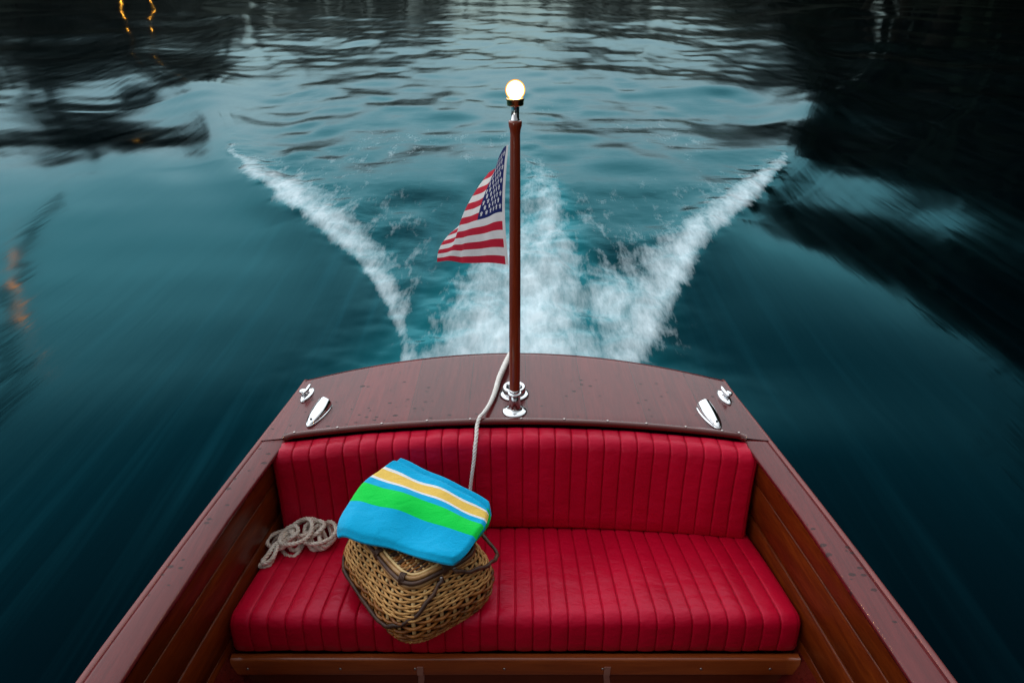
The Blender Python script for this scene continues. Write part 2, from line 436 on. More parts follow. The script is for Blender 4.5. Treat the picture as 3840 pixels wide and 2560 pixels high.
# ------------------------------------------------------------------ upholstery
def cushion(name, prof, half, pitch, npl, bumpable, depth=.0045, puff=.003):
    """prof: closed section (y,z) list; half(y,z) half width; bumpable: per point weight"""
    prof = np.array(prof, float); bw = np.array(bumpable, float)
    # outward normals of the section
    d = np.roll(prof, -1, 0) - np.roll(prof, 1, 0); nr = np.stack([d[:, 1], -d[:, 0]], 1); nr /= np.linalg.norm(nr, axis=1)[:, None]
    c = prof.mean(0)
    if np.mean(np.sum(nr * (prof - c), 1)) < 0: nr = -nr
    fr = [0, .025, .06, .11, .2, .35, .5, .65, .8, .89, .94, .975]
    X = []; H = []; G = []; INS = []
    x0 = -npl * pitch / 2
    for i in range(npl):
        for f in fr:
            X.append(x0 + (i + f) * pitch); e = min(f, 1 - f)
            g = math.exp(-(e / .03) ** 2); G.append(g); H.append(-depth * g + puff * (1 - (2 * f - 1) ** 2) ** .6); INS.append(0)
    X.append(-x0); G.append(1); H.append(-depth); INS.append(0)
    X = np.array(X); H = np.array(H); G = np.array(G); INS = np.array(INS, float)
    # rounded ends
    X = np.concatenate([[x0 - .012, x0 - .009, x0 - .004], X, [-x0 + .004, -x0 + .009, -x0 + .012]])
    H = np.concatenate([[-.018, -.008, -.003], H, [-.003, -.008, -.018]]); H[3] = 0; H[-4] = 0
    G = np.concatenate([[0, 0, 0], G, [0, 0, 0]]); G[3] = 0; G[-4] = 0
    V = []; A = []
    W = -x0 + .012
    for x, h, g in zip(X, H, G):
        wob = .0025 * math.sin(x * 23.1) + .002 * math.sin(x * 51.7 + 1)
        for (y, z), n, b in zip(prof, nr, bw):
            hw = half(y, z); fx = x / W; z0 = z
            yy = y + curve(fx * hw) if curve else y
            z0 = z; z = z + (.021 * max(0, 1 - (fx * hw / .74) ** 2) * min(1, max(0, (z0 + .30) / .25)) if curve else 0)
            o = (h if h < -.0029 and abs(x) > -x0 else h * b) + wob * b * .5
            if not curve and b > 0: z = z - .007 * math.exp(-(((CX + fx * hw + .264) * .8 + (y - 1.443) * .6) / .165) ** 4 - (((y - 1.443) * .8 - (CX + fx * hw + .264) * .6) / .20) ** 4)
            V.append((CX + fx * hw, yy + n[0] * o, z + n[1] * o)); z = z0; A.append(g * b)
    n = len(prof); F = grid_faces(len(X), n, False, True)
    F = [f[::-1] for f in F]
    F += [list(range(n)), [(len(X) - 1) * n + j for j in range(n)][::-1]]
    o = mesh(name, V, F, M['vinyl'], boat); fattr(o, 'groove', A); return o
def arc(cx, cy, r, a0, a1, k): return [(cx + r * math.cos(R(a0 + (a1 - a0) * i / k)), cy + r * math.sin(R(a0 + (a1 - a0) * i / k))) for i in range(k + 1)]
# section runs: back top -> front top -> down the front -> bottom back
curve = None
sp = [(1.735, -.318)] + [(1.735 - .385 * i / 10, -.306 + .034 * i / 10 + .006 * math.sin(PI * i / 10)) for i in range(11)]
sp += arc(1.348, -.306, .034, 88, 176, 7) + [(1.3115, -.33), (1.311, -.36), (1.3125, -.385), (1.320, -.394), (1.5, -.40), (1.735, -.40)]
bmp = [0] + [.4] + [1] * 10 + [1] * 8 + [1, 1, .7, .3, 0, 0]
sp = sp[:len(bmp)]
cush = cushion('seat_cushion', sp, lambda y, z: .735 + (1.735 - y) / .42 * .040, .0485, 32, bmp)
curve = lambda x: -.108 * x * x
bp = [(1.812, -.012)] + [(1.806 - .004 * i, -.007 + .001 * math.sin(i)) for i in range(4)] + arc(1.772, -.044, .036, 78, 168, 7)
bp += [(1.7365 - .036 * i / 7 + .004 * math.sin(PI * i / 7), -.052 - .235 * i / 7) for i in range(1, 8)] + [(1.706, -.297), (1.74, -.302), (1.80, -.30), (1.812, -.15)]
bw = [0, .3, .6, .8, 1] + [1] * 8 + [1] * 5 + [.8, .6] + [.2, 0, 0, 0]
bw = bw[:len(bp)] + [0] * (len(bp) - len(bw))
back = cushion('backrest', bp, lambda y, z: .735 - (-z) * .045, .0507, 29, bw)

# wooden rail across the seat front, screws, panel below with two varnish reflections painted as pale strips
P = [(CX - .778, 1.303, -.4285), (CX - .4, 1.303, -.4285), (CX, 1.303, -.4285), (CX + .4, 1.303, -.4285), (CX + .778, 1.303, -.4285)]
vv, ff = sweep(resample(P, n=40), rrect(.024, .064, .007, 4)); rail = mesh('front_rail', vv, ff, M['rail'], boat)
for x in (-.735, -.48, -.275, -.03, .24, .51, .70): screw(rail, (CX + x, 1.2912, -.433), (R(90), 0, 0))
pan = mesh('seat_panel', *sweep(resample([(CX - .76, 1.325, -.56), (CX + .76, 1.325, -.56)], n=20), rrect(.018, .20, .003, 2)), M['panel'], boat)
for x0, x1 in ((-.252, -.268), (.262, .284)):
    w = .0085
    mesh('painted_reflection', [(x0 - w, 1.2893, -.424), (x0 + w, 1.2893, -.424), (x0 + w * .9, 1.2893, -.4575), (x0 - w * 1.1, 1.2893, -.4575),
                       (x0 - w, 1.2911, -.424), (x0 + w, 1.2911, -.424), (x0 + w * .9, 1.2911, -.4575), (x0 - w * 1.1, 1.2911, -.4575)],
         [[0, 3, 2, 1], [0, 1, 5, 4], [1, 2, 6, 5], [2, 3, 7, 6], [3, 0, 4, 7]], M['painted_reflection'], rail, False)
    mesh('painted_reflection', [(x0 - w, 1.3135, -.463), (x0 + w, 1.3135, -.463), (x1 + w, 1.3135, -.64), (x1 - w, 1.3135, -.64),
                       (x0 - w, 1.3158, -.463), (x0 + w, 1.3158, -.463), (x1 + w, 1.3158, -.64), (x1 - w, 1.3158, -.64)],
         [[0, 3, 2, 1], [0, 1, 5, 4], [1, 2, 6, 5], [2, 3, 7, 6], [3, 0, 4, 7]], M['painted_reflection'], pan, False)

# ------------------------------------------------------------------ deck hardware
def vent(x, y, yaw):
    """clamshell ventilator, point forward, mouth aft, on a thin base plate"""
    n, k = 18, 15; V = []
    for i in range(n):
        s = i / (n - 1); L = .125 * s
        w = .0335 * (s + .004) ** .47 * (1 - .30 * s ** 3); h = .027 * (s + .004) ** .55
        if s > .9: w *= 1 + .05 * (s - .9) / .1
        for j in range(k):
            a = PI * j / (k - 1); rid = .0022 * math.exp(-((a - PI / 2) / .22) ** 2) * min(1, s * 3)
            V.append((w * math.cos(a), L, .004 + (h) * math.sin(a) ** .85 + rid))
    V = np.array(V)
    inner = V.copy(); c = np.array([0, 0, .004]); inner[:, 0] *= .9; inner[:, 2] = .004 + (inner[:, 2] - .004) * .9; inner[:, 1] += .001
    F = [f[::-1] for f in grid_faces(n, k)]; F2 = [[i + n * k for i in f[::-1]] for f in F]
    rim = [[(n - 1) * k + j, (n - 1) * k + j + 1, (n - 1) * k + j + 1 + n * k, (n - 1) * k + j + n * k] for j in range(k - 1)]
    # base flange
    fl = []
    for s in np.linspace(0, 1, 16): fl.append((.038 * (s + .008) ** .47 * (1 - .28 * s ** 3), -.006 + .132 * s))
    fl = fl + [(-a, b) for a, b in fl[::-1]]
    m = len(fl); Vf = np.array([(a, b, .0) for a, b in fl] + [(a * .96, b, .0045) for a, b in fl]); 
    Ff = [[i, (i + 1) % m, m + (i + 1) % m, m + i] for i in range(m)] + [[m + i for i in range(m)]]
    mb = MB(); mb.add(V, F); mb.add(inner, F, 1); mb.f = mb.f; mb.add(np.concatenate([V, inner]), rim); mb.add(Vf, Ff)
    for d in (.018,):
        v, f = lathe([(.0042, 0), (.0038, .002), (.001, .003)], (0, d, .004 + .027 * (d / .125 + .004) ** .55 + .001), 8); mb.add(v, f, 1)
    c, s_ = math.cos(yaw), math.sin(yaw)
    for q in mb.v:
        q0 = q.copy(); q[:, 0] = x + c * q0[:, 0] - s_ * q0[:, 1]; q[:, 1] = y + s_ * q0[:, 0] + c * q0[:, 1]; q[:, 2] += .004 + float(crown(x, y)) + .002
    return mb.build('deck_vent', [M['chrome'], M['dark']], boat)
vent(-.641, 1.822, R(-9)); vent(.649, 1.808, R(7))
def cleat(x, y, yaw, sgn):
    mb = MB()
    # pointed-oval base
    t = np.linspace(0, 2 * PI, 28, endpoint=False); ex = np.stack([.024 * np.sin(t) * (1 - .25 * np.cos(t) ** 2), .062 * np.cos(t)], 1)
    rows = [(1, 0), (1, .004), (.9, .009), (.62, .0125), (.25, .014)]
    V = np.array([[(a * q, b * q if q > .5 else b * q, z) for a, b in ex] for q, z in rows]).reshape(-1, 3)
    F = grid_faces(len(rows), 28, False, True); F = [f[::-1] for f in F]; F.append([(len(rows) - 1) * 28 + j for j in range(28)]); mb.add(V, F)
    v, f = lathe([(.012, .010), (.008, .016), (.0075, .022), (.011, .028)], (0, 0, 0), 16); mb.add(v, f)
    P = np.stack([np.zeros(21), np.linspace(-.040, .040, 21), .030 + .006 * (np.linspace(-1, 1, 21)) ** 2], 1)
    rr = .0088 * np.sqrt(np.clip(1 - np.linspace(-1, 1, 21) ** 4, .06, 1)); v, f = tube(P, rr, 12); mb.add(v, f)
    v, f = lathe([(.013, .014), (.0175, .020), (.0175, .030), (.012, .034), (.004, .035)], (sgn * .014, -.006, 0), 18); mb.add(v, f)
    c, s_ = math.cos(yaw), math.sin(yaw)
    for q in mb.v:
        q0 = q.copy() * .78; q[:, 2] *= .72; q[:, 0] = x + c * q0[:, 0] - s_ * q0[:, 1]; q[:, 1] = y + s_ * q0[:, 0] + c * q0[:, 1]; q[:, 2] += .004 + float(crown(x, y))
    return mb.build('cleat', [M['chrome']], boat)
cleat(-.700, 2.020, R(-8), -1); cleat(.722, 2.005, R(8), 1)

fc = np.array([.0075, 1.995, .022 + .004])
cap = mesh('fuel_cap', *lathe([(.050, 0), (.050, .003), (.047, .006), (.036, .008), (.034, .009)], fc, 40), M['chrome'], boat)
mesh('cap_lid', *lathe([(.0365, .008), (.0385, .011), (.0385, .027), (.0365, .031), (.030, .0325), (.029, .031), (.01, .031)], fc, 40), M['chrome'], cap)
mesh('lid_ridge', *sweep(resample([fc + (-.026, 0, .035), fc + (.026, 0, .035)], n=8), rrect(.008, .008, .003, 3)), M['chrome'], cap)
PX, PY, PZ = .0085, 1.885, .026
mesh('pole_socket', *lathe([(.040, -.002), (.040, .002), (.037, .005), (.026, .0075), (.0205, .011), (.0185, .016), (.0185, .062), (.0215, .0635), (.0215, .070), (.0175, .0715), (.0165, .069)], (PX, PY, PZ), 40), M['chrome'], boat)

# ------------------------------------------------------------------ stern light pole
pole = tag(root('stern_light', (PX, PY, PZ + .02)), 'tall varnished wooden stern pole topped by a lit white globe lamp', 'lamp')
mesh('pole', *lathe([(.0158, .02), (.0160, .10), (.0172, .16), (.0175, .3), (.0168, .5), (.0152, .75), (.0138, .875), (.0136, .893), (.0150, .905), (.0178, .915), (.0182, .924), (.0165, .9285), (.01, .929)],
                    (PX, PY, PZ - .026), 36), M['pole'], pole)
mesh('ferrule', *lathe([(.0168, .055), (.0170, .075), (.0168, .082)], (PX, PY, PZ), 30), M['chrome'], pole)
mesh('lamp_stem', *lathe([(.0125, .927), (.0125, .930), (.0108, .932), (.0108, .962), (.013, .968)], (PX, PY, 0), 30), M['chrome'], pole)
mesh('lamp_collar', *lathe([(.014, .964), (.021, .966), (.0225, .969), (.0225, .978), (.0240, .980), (.0240, .984), (.018, .986)], (PX, PY, 0), 36), M['brass_fit'], pole)
a = np.linspace(-PI / 2 + .62, PI / 2 - .02, 18)
mesh('lamp_globe', *lathe([(.0262 * math.cos(q), 1.0045 + .0262 * math.sin(q)) for q in a], (PX, PY, 0), 36), M['bulb'], pole)

# ------------------------------------------------------------------ flag
FH, FW = .342, .53
nu, nv = 208, 130
u = np.linspace(0, 1, nu + 1); v = np.linspace(0, 1, nv + 1)   # u hoist->fly, v bottom->top
U, Vv = np.meshgrid(u, v, indexing='ij')
hx = PX - .0175 - .001; hy = PY + .004
bx = -.240 * U ** .95; by = .30 * U; bzz = .522 - .100 * U ** 1.2
tx = -.055 * np.sin(U * 2.2); ty = .42 * U; tz = .864 - .25 * U ** 1.2
w = Vv ** 2.3
X = hx + bx * (1 - w) + tx * w; Y = hy + by * (1 - w) + ty * w; Z = bzz * (1 - Vv) + tz * Vv
rp = .020 * U ** .8 * np.sin(U * 9.5 - Vv * 2.2 + .5) + .008 * U * np.sin(U * 21 + Vv * 5)
X += rp * .8; Y -= rp * .5; Z += .010 * U * np.sin(U * 8 + 1 + Vv)
X += .010 * np.sin(PI * Vv) * (1 - U) * -1.0 * np.clip(1 - U * 2, 0, 1)
uc = (u[:-1] + u[1:]) / 2; vc = (v[:-1] + v[1:]) / 2
mi = np.zeros((nu, nv), int)
stars = []
ch = 7 / 13; cw = .40
for r_ in range(9):
    n_ = 6 if r_ % 2 == 0 else 5
    for c_ in range(n_):
        stars.append((.035 + (cw - .04) * ((2 * c_ + 1 + (r_ % 2)) / 12), 1 - ch * (r_ + 1) / 10))
for i in range(nu):
    for j in range(nv):
        st_ = int((1 - vc[j]) * 13)
        m = 0 if st_ % 2 == 0 else 1
        if uc[i] < .032: m = 1
        elif uc[i] < cw and vc[j] > 1 - ch:
            m = 2
            for (su, sv) in stars:
                dx = (uc[i] - su) * FW; dy = (vc[j] - sv) * FH; d = math.hypot(dx, dy)
                if d < .008:
                    th = math.atan2(dx, dy); k_ = math.cos(((th + PI / 5) % (2 * PI / 5)) - PI / 5)
                    rr_ = .0085 * (.40 + .6 * max(0, (k_ - .809) / .191) ** 1.2)
                    if d < rr_: m = 1; break
        mi[i, j] = m
flag = mesh('flag', np.stack([X, Y, Z], 2).reshape(-1, 3), grid_faces(nu + 1, nv + 1), [M['f_red'], M['f_white'], M['f_blue']], None, True, mi.reshape(-1), True, (hx, hy, .69))
tag(flag, 'small stars and stripes flag streaming from the varnished stern pole', 'flag')

# ------------------------------------------------------------------ white line over the deck and down the backrest
mb = MB()
P = [(.004, 2.33, -.03), (-.002, 2.300, .022), (-.0113, 2.2474, .036), (-.0297, 2.1621, .037), (-.0455, 2.076, .037), (-.0584, 1.9778, .037), (-.0737, 1.9027, .038), (-.0909, 1.8368, .046), (-.0998, 1.803, .055),
     (-.1074, 1.782, .040), (-.1092, 1.752, .018), (-.113, 1.733, -.010), (-.1172, 1.7215, -.0518), (-.1240, 1.7135, -.099), (-.1314, 1.703, -.1631), (-.1336, 1.692, -.2286), (-.1358, 1.686, -.270), (-.15, 1.66, -.288), (-.19, 1.645, -.288)]
rope(mb, spline(P, 200), [.0095, .0105, .0105, .0095, .0075, .0064, .0060, .0056, .0054, .0054], pitch=.036)
rope(mb, spline([(.012, 2.315, -.02), (.003, 2.28, .040), (-.006, 2.2474, .050), (-.022, 2.1621, .052), (-.040, 2.085, .048), (-.052, 2.02, .040)], 60), [.008, .008, .008, .006], pitch=.045)
line = mb.build('rope', [M['rope_white']], None, aboard=True, origin=(-.10, 1.80, .03))
tag(line, 'single white twisted rope running over the deck and down the red backrest', 'rope')

# ------------------------------------------------------------------ tangled hank of rope on the seat
CO = [(-0.7117, 1.7148, -0.26), (-0.7096, 1.6888, -0.278), (-0.7216, 1.6576, -0.283), (-0.7399, 1.6211, -0.283), (-0.7497, 1.5742, -0.283), (-0.7548, 1.5403, -0.283), (-0.7423, 1.5209, -0.283), (-0.7157, 1.513, -0.275), (-0.7064, 1.5494, -0.266), (-0.7122, 1.6013, -0.264), (-0.6942, 1.6313, -0.262), (-0.6773, 1.6625, -0.255), (-0.6547, 1.6755, -0.25), (-0.631, 1.6505, -0.25), (-0.6264, 1.6132, -0.26), (-0.6106, 1.5916, -0.281), (-0.5899, 1.5916, -0.283), (-0.5838, 1.6068, -0.27), (-0.5962, 1.6326, -0.25), (-0.5967, 1.6702, -0.244), (-0.6127, 1.6829, -0.24), (-0.6371, 1.676, -0.245), (-0.6643, 1.6745, -0.26), (-0.6709, 1.6604, -0.275), (-0.6468, 1.6332, -0.283), (-0.6437, 1.5916, -0.283), (-0.6553, 1.56, -0.283), (-0.6823, 1.5685, -0.283), (-0.7093, 1.6033, -0.283), (-0.7138, 1.6132, -0.26), (-0.6954, 1.6144, -0.245), (-0.6817, 1.6269, -0.24), (-0.6765, 1.5903, -0.25), (-0.67, 1.5836, -0.276), (-0.6494, 1.5836, -0.276), (-0.6502, 1.6152, -0.278), (-0.6673, 1.6252, -0.26), (-0.6876, 1.5911, -0.244), (-0.709, 1.5677, -0.244), (-0.7191, 1.5334, -0.25), (-0.7311, 1.5163, -0.258), (-0.724, 1.5105, -0.262), (-0.7043, 1.522, -0.255), (-0.6974, 1.5563, -0.244), (-0.6934, 1.5855, -0.238), (-0.6722, 1.6277, -0.233), (-0.6516, 1.6586, -0.232), (-0.6232, 1.6653, -0.228), (-0.5952, 1.6524, -0.233), (-0.5785, 1.6261, -0.25), (-0.5673, 1.6189, -0.276), (-0.5562, 1.6249, -0.28), (-0.5644, 1.6496, -0.262), (-0.5822, 1.6755, -0.25), (-0.5983, 1.6457, -0.237), (-0.6118, 1.6148, -0.24), (-0.6051, 1.5954, -0.26), (-0.5801, 1.5858, -0.278), (-0.558, 1.6005, -0.272), (-0.5554, 1.6425, -0.272), (-0.5746, 1.6745, -0.26), (-0.5847, 1.6391, -0.24), (-0.5829, 1.5966, -0.245), (-0.5636, 1.5779, -0.26), (-0.5483, 1.6123, -0.27), (-0.5493, 1.6475, -0.28)]
mb = MB(); rope(mb, spline(CO, 1400), .0066, pitch=.032, step=.0027, k=5)
q = np.linspace(0, 6.6 * 2 * PI, 420)      # a few more loose turns heaped over the first
f_ = q / q[-1]; rl = .028 + .014 * np.sin(q * .37 + 1) + .006 * np.sin(q * .91)
rope(mb, np.stack([-.705 + .135 * f_ + rl * np.cos(q) * 1.1, 1.575 + .068 * f_ + rl * np.sin(q) + .012 * np.sin(q * .31), -.262 + .040 * np.sin(PI * f_) ** .7 + .012 * np.sin(q + .8) + .004 * np.sin(q * 2.3)], 1), .0066, pitch=.032, step=.0027, k=5)
coil = mb.build('rope', [M['rope_tan']], None, aboard=True, origin=(-.65, 1.62, -.285))
tag(coil, 'loosely tangled hank of tan rope on the red seat beside the wicker basket', 'rope')

# ------------------------------------------------------------------ wicker picnic basket
BC = np.array([-.264, 1.443]); BA = R(37); SEAT = -.281
e1 = np.array([math.cos(BA), math.sin(BA)]); e2 = np.array([-math.sin(BA), math.cos(BA)])
def bw_(p, q, z):  # basket local -> boat frame
    p = np.asarray(p, float); q = np.asarray(q, float); z = np.broadcast_to(np.asarray(z, float), p.shape)
    return np.stack([BC[0] + e1[0] * p + e2[0] * q, BC[1] + e1[1] * p + e2[1] * q, SEAT + z], -1)
HZ = [0, .02, .05, .08, .105, .125, .142, .158, .170]
HA = [.138, .150, .160, .161, .157, .148, .136, .121, .110]
HB = [.170, .182, .192, .193, .189, .181, .170, .156, .147]
_t = np.linspace(0, 2 * PI, 2000, endpoint=False)
def perim(h, n, off=0.0, nexp=4.2):
    a = np.interp(h, HZ, HA) + off; b = np.interp(h, HZ, HB) + off
    x = a * np.sign(np.cos(_t)) * np.abs(np.cos(_t)) ** (2 / nexp); y = b * np.sign(np.sin(_t)) * np.abs(np.sin(_t)) ** (2 / nexp)
    P = resample(np.stack([x, y, np.zeros_like(x)], 1), n=n, closed=True)
    T = np.roll(P, -1, 0) - np.roll(P, 1, 0); N = np.stack([T[:, 1], -T[:, 0]], 1); N /= np.linalg.norm(N, axis=1)[:, None]
    return P[:, :2], N
basket = tag(root('picnic_basket', (BC[0], BC[1], SEAT)), 'brown wicker picnic basket with folded-down twig handles on the red seat', 'basket')
NS = 32; SUB = 8; mb = MB()
def weaver(h, rad, amp, par, m, wav=0, seedo=0):
    n = NS * SUB; P, N = perim(h, n); k = np.arange(n) / SUB
    o = amp * np.cos(PI * k + PI * par); zz = h + .0012 * np.sin(k * .9 + seedo) + .0008 * np.sin(k * 2.3 + seedo * 3)
    Q = bw_(P[:, 0] + N[:, 0] * o, P[:, 1] + N[:, 1] * o, zz); r_ = rad * (1 + .12 * np.sin(k * .7 + seedo * 2))
    v, f = tube(Q, r_, 6, True); mb.add(v, f, m)
hs = .012; i = 0
while hs < .094:
    weaver(hs, .0044, .0054, i % 2, 0, seedo=i * 1.7); hs += .0128; i += 1
hs = .098
while hs < .166:
    weaver(hs,  .0031, .0033, i % 2, 1, seedo=i * 1.3)
    hs += .0057 ; i += 1
# stakes: flat cane ribbons, bulging over the weavers
for k in range(NS):
    hh = np.linspace(.004, .164, 26); Q = []; Nn = []
    for h in hh:
        P, N = perim(h, NS); q = bw_(P[k, 0] , P[k, 1] , h); q = bw_(P[k, 0] - N[k, 0] * (.0012 if h < .094 else .0055), P[k, 1] - N[k, 1] * (.0012 if h < .094 else .0055), h); Q.append(q); Nn.append(e1 * N[k, 0] + e2 * N[k, 1])
    Nn = np.array([(a, b, .15) for a, b in Nn])
    for d in (0,):
        T = np.array([-Nn[0][1], Nn[0][0], 0]) * d
        v, f = tube(np.array(Q) + T, .0058, 6, False, .45, Nn); mb.add(v, f, 2)
# inner wall coloured near black, painting shade into the weave gaps
rows = []
for h in np.linspace(.002, .165, 14):
    P, N = perim(h, 64, -.0065); rows.append(bw_(P[:, 0], P[:, 1], h))
a = np.array(rows); F = grid_faces(14, 64, False, True); F.append(list(range(64))); mb.add(a.reshape(-1, 3), F, 3)
mb.build('basket_body', [M['honey'], M['straw'], M['stake'], M['inside']], basket)
# braided foot border
mb = MB()
for j in range(3):
    n = 500; P, N = perim(.005, n, .002); s = np.arange(n) / n * 2 * PI * 34 + j * 2 * PI / 3
    v, f = tube(bw_(P[:, 0] + N[:, 0] * .0048 * np.cos(s), P[:, 1] + N[:, 1] * .0048 * np.cos(s), .0075 + .0045 * np.sin(s)), .0042, 6, True); mb.add(v, f)
mb.build('braided_border', [M['straw']], basket)
# rim hoops
mb = MB()
for off, z, r_, m in ((.0055, .1685, .0060, 0), (.0060, .180, .0058, 1), (-.0035, .186, .0058, 0), (-.0125, .188, .0040, 2)):
    P, N = perim(.170, 260, off, 5.0); v, f = tube(bw_(P[:, 0], P[:, 1], z + .0008 * np.sin(np.arange(260) * .21)), r_, 8, True); mb.add(v, f, m)
for k in range(8):   # cane bindings round the hoops
    P, N = perim(.170, 8, 0, 5.0); p = P[(k + 0) % 8]; q = N[k]; tt = np.array([-q[1], q[0]])
    for d in np.linspace(-.006, .006, 4):
        aa = np.linspace(0, 2 * PI, 14, endpoint=False); loc = p[None] + tt[None] * d + q[None] * (np.cos(aa) * .0135 - .002)[:, None]
        v, f = tube(bw_(loc[:, 0], loc[:, 1], .178 + .0165 * np.sin(aa)), .0022, 5, True); mb.add(v, f, 1)
mb.build('rim', [M['cane_rim'], M['bark'], M['stake']], basket)
# lid: woven strips lying inside the rim
mb = MB(); LA, LB = .094, .131
for i, q in enumerate(np.arange(-LB + .004, LB, .0062)):
    lim = LA * (1 - abs(q / LB) ** 9) ** (1 / 4.); n = 60; xx = np.linspace(-lim, lim, n)
    zz = .181 + .0022 * np.cos(PI * xx / .022 + PI * (i % 2)) + .004 * (1 - (xx / LA) ** 2) + .0006 * np.sin(i * 2.1)
    v, f = tube(bw_(xx, np.full(n, q) + .0006 * np.sin(xx * 40 + i), zz), .0030 * (1 + .1 * math.sin(i * 3.3)), 6); mb.add(v, f, [0, 1, 0, 2, 0, 1][int((math.sin(i * 12.9) * 43758) % 1 * 6)])
for xk in np.arange(-LA + .006, LA, .022):
    lim = LB * (1 - abs(xk / LA) ** 9) ** (1 / 4.); yy = np.linspace(-lim, lim, 30)
    v, f = tube(bw_(np.full(30, xk), yy, .181 + .004 * (1 - (xk / LA) ** 2)), .0036, 6, False, .55); mb.add(v, f, 3)
mb.add(bw_(*(lambda P: (P[:, 0], P[:, 1]))(perim(.170, 64, -.012)[0]), .1745), [list(range(64))], 4)
v, f = lathe([(.005, 0), (.0045, .002), (.002, .003)], bw_(0.0, -.098, .187), 10); mb.add(v, f, 5)
mb.build('lid', [M['honey'], M['bark'], M['cane_rim'], M['stake'], M['inside'], M['brass']], basket)
def handle(sgn, tilt, reach, hw):
    L = [(0, -hw), (.012, -hw - .012), (.05, -hw - .016), (.11, -hw - .012), (reach - .035, -hw + .004), (reach - .008, -hw + .034), (reach, -hw + .08), (reach + .002, 0), (reach, hw - .08), (reach - .008, hw - .034), (reach - .035, hw - .004), (.11, hw + .012), (.05, hw + .016), (.012, hw + .012), (0, hw)]
    L = spline([(a, b, 0) for a, b in L], 120); c, s_ = math.cos(tilt), math.sin(tilt)
    wob = .002 * np.sin(np.arange(120) * .23 + sgn) + .0012 * np.sin(np.arange(120) * .71)
    Q = bw_(sgn * (.018 + L[:, 0] * c), L[:, 1] + wob, .176 - L[:, 0] * s_ + wob)
    mb = MB(); v, f = tube(Q, .0054 * (1 + .10 * np.sin(np.arange(120) * .37) + .06 * np.sin(np.arange(120) * 1.3)), 9); mb.add(v, f, 0)
    for q in (4, 115):
        v, f = lathe([(.0035, 0), (.003, .002), (.001, .0025)], Q[q] + np.array([0, 0, .0055]), 8); mb.add(v, f, 1)
    mb.build('handle', [M['bark'], M['brass']], basket)
handle(1, R(20), .182, .160); handle(-1, R(36), .190, .164)

# ------------------------------------------------------------------ beach towel folded over the lid
A_, B_, C_, D_ = [np.array(p) for p in ((-.486, 1.412), (-.140, 1.290), (-.054, 1.445), (-.350, 1.655))]
def towel_layer(mb, zt, zb, shrink, shift, attr, und, uval, seed, edge=.012):
    nu_, nv_ = 70, 56; V = []; St = []
    # closed section in t: top surface, back edge, bottom surface, front edge
    top_t = np.linspace(0, 1, nv_); rows = []
    for i in range(nu_):
        s = i / (nu_ - 1)
        ring = []; sv = []
        es = min(s, 1 - s)
        pin = (1 - (1 - min(1, es / .028)) ** 2) ** .5       # rounded side ends
        def surf(t, top):
            rc = 1 - .085 * (abs(2 * s - 1) * abs(2 * t - 1)) ** 5; ss = .5 + (s - .5) * shrink * rc; tt = .5 + (t - .5) * shrink * rc
            bow = .010 * math.sin(PI * s) * (1 - t) * math.sin(2.4 * PI * s + .4)
            p = (A_ * (1 - ss) + B_ * ss) * (1 - tt) + (D_ * (1 - ss) + C_ * ss) * tt
            mid = np.array([-.022, .006]) * math.sin(PI * tt) * (1 - ss) + np.array([0.016, .012]) * math.sin(PI * tt) * ss
            p = p + mid + shift + np.array([0.3, -1.]) * bow
            zz = zt(s, t) if top else zb(s, t)
            return p, zz
        for t in top_t:
            p, zt_ = surf(t, True); _, zb_ = surf(t, False)
            et = min(t, 1 - t); pt = (1 - (1 - min(1, et / .045)) ** 2) ** .5
            m = (zt_ + zb_) / 2; ring.append((p[0], p[1], m + (zt_ - m) * (pin * pt))); sv.append(t)
        for t in top_t[::-1]:
            p, zt_ = surf(t, True); _, zb_ = surf(t, False)
            et = min(t, 1 - t); pt = (1 - (1 - min(1, et / .045)) ** 2) ** .5
            m = (zt_ + zb_) / 2; ring.append((p[0], p[1], m + (zb_ - m) * (pin * pt))); sv.append(t * .3 if t < .5 else t)
        rows.append(ring); St.append(sv)
    a = np.array(rows); F = grid_faces(a.shape[0], a.shape[1], False, True); F = [f for f in F]
    n = a.shape[1]; F += [list(range(n)), [(nu_ - 1) * n + j for j in range(n)][::-1]]
    mb.add(a.reshape(-1, 3), F); attr += list(np.array(St).reshape(-1)); und += [uval] * (nu_ * n)
def fold(s, t, k=1.0):
    return k * (.0055 * math.sin(5.5 * s + 3.0 * t + .6) + .004 * math.sin(9 * s - 4 * t) * (1 - .4 * t) + .003 * math.sin(13 * t + 2 * s) + .0025 * math.sin(17 * s + 6 * t * t))
top_z = lambda s, t: -.046 + .062 * t ** 1.3 * (1 - .35 * s) + .020 * math.sin(PI * t) * math.sin(PI * (.15 + .8 * s)) + fold(s, t) - .022 * max(0, (.14 - s) / .14) ** 1.5 * (1 - t)
mid_z = lambda s, t: -.080 + .084 * t * (1 - .3 * s) + fold(s, t, .5) - .020 * max(0, (.14 - s) / .14) ** 1.5 * (1 - t)
low_z = lambda s, t: -.088 + .003 * t - .016 * max(0, (.14 - s) / .14) ** 1.5 * (1 - t)
mb = MB(); at_, un_ = [], []
towel_layer(mb, top_z, lambda s, t: mid_z(s, t) + .004, 1.0, np.zeros(2), at_, un_, 0.0, 1)
towel_layer(mb, mid_z, low_z, .95, np.array([.014, .046]), at_, un_, 1.0, 2)
towel = mb.build('beach_towel', [M['towel']], None, aboard=True, origin=(-.26, 1.45, -.085))
fattr(towel, 'stripe', at_); fattr(towel, 'under', un_)
tag(towel, 'folded beach towel in blue, green, yellow and white stripes on the wicker basket', 'towel')

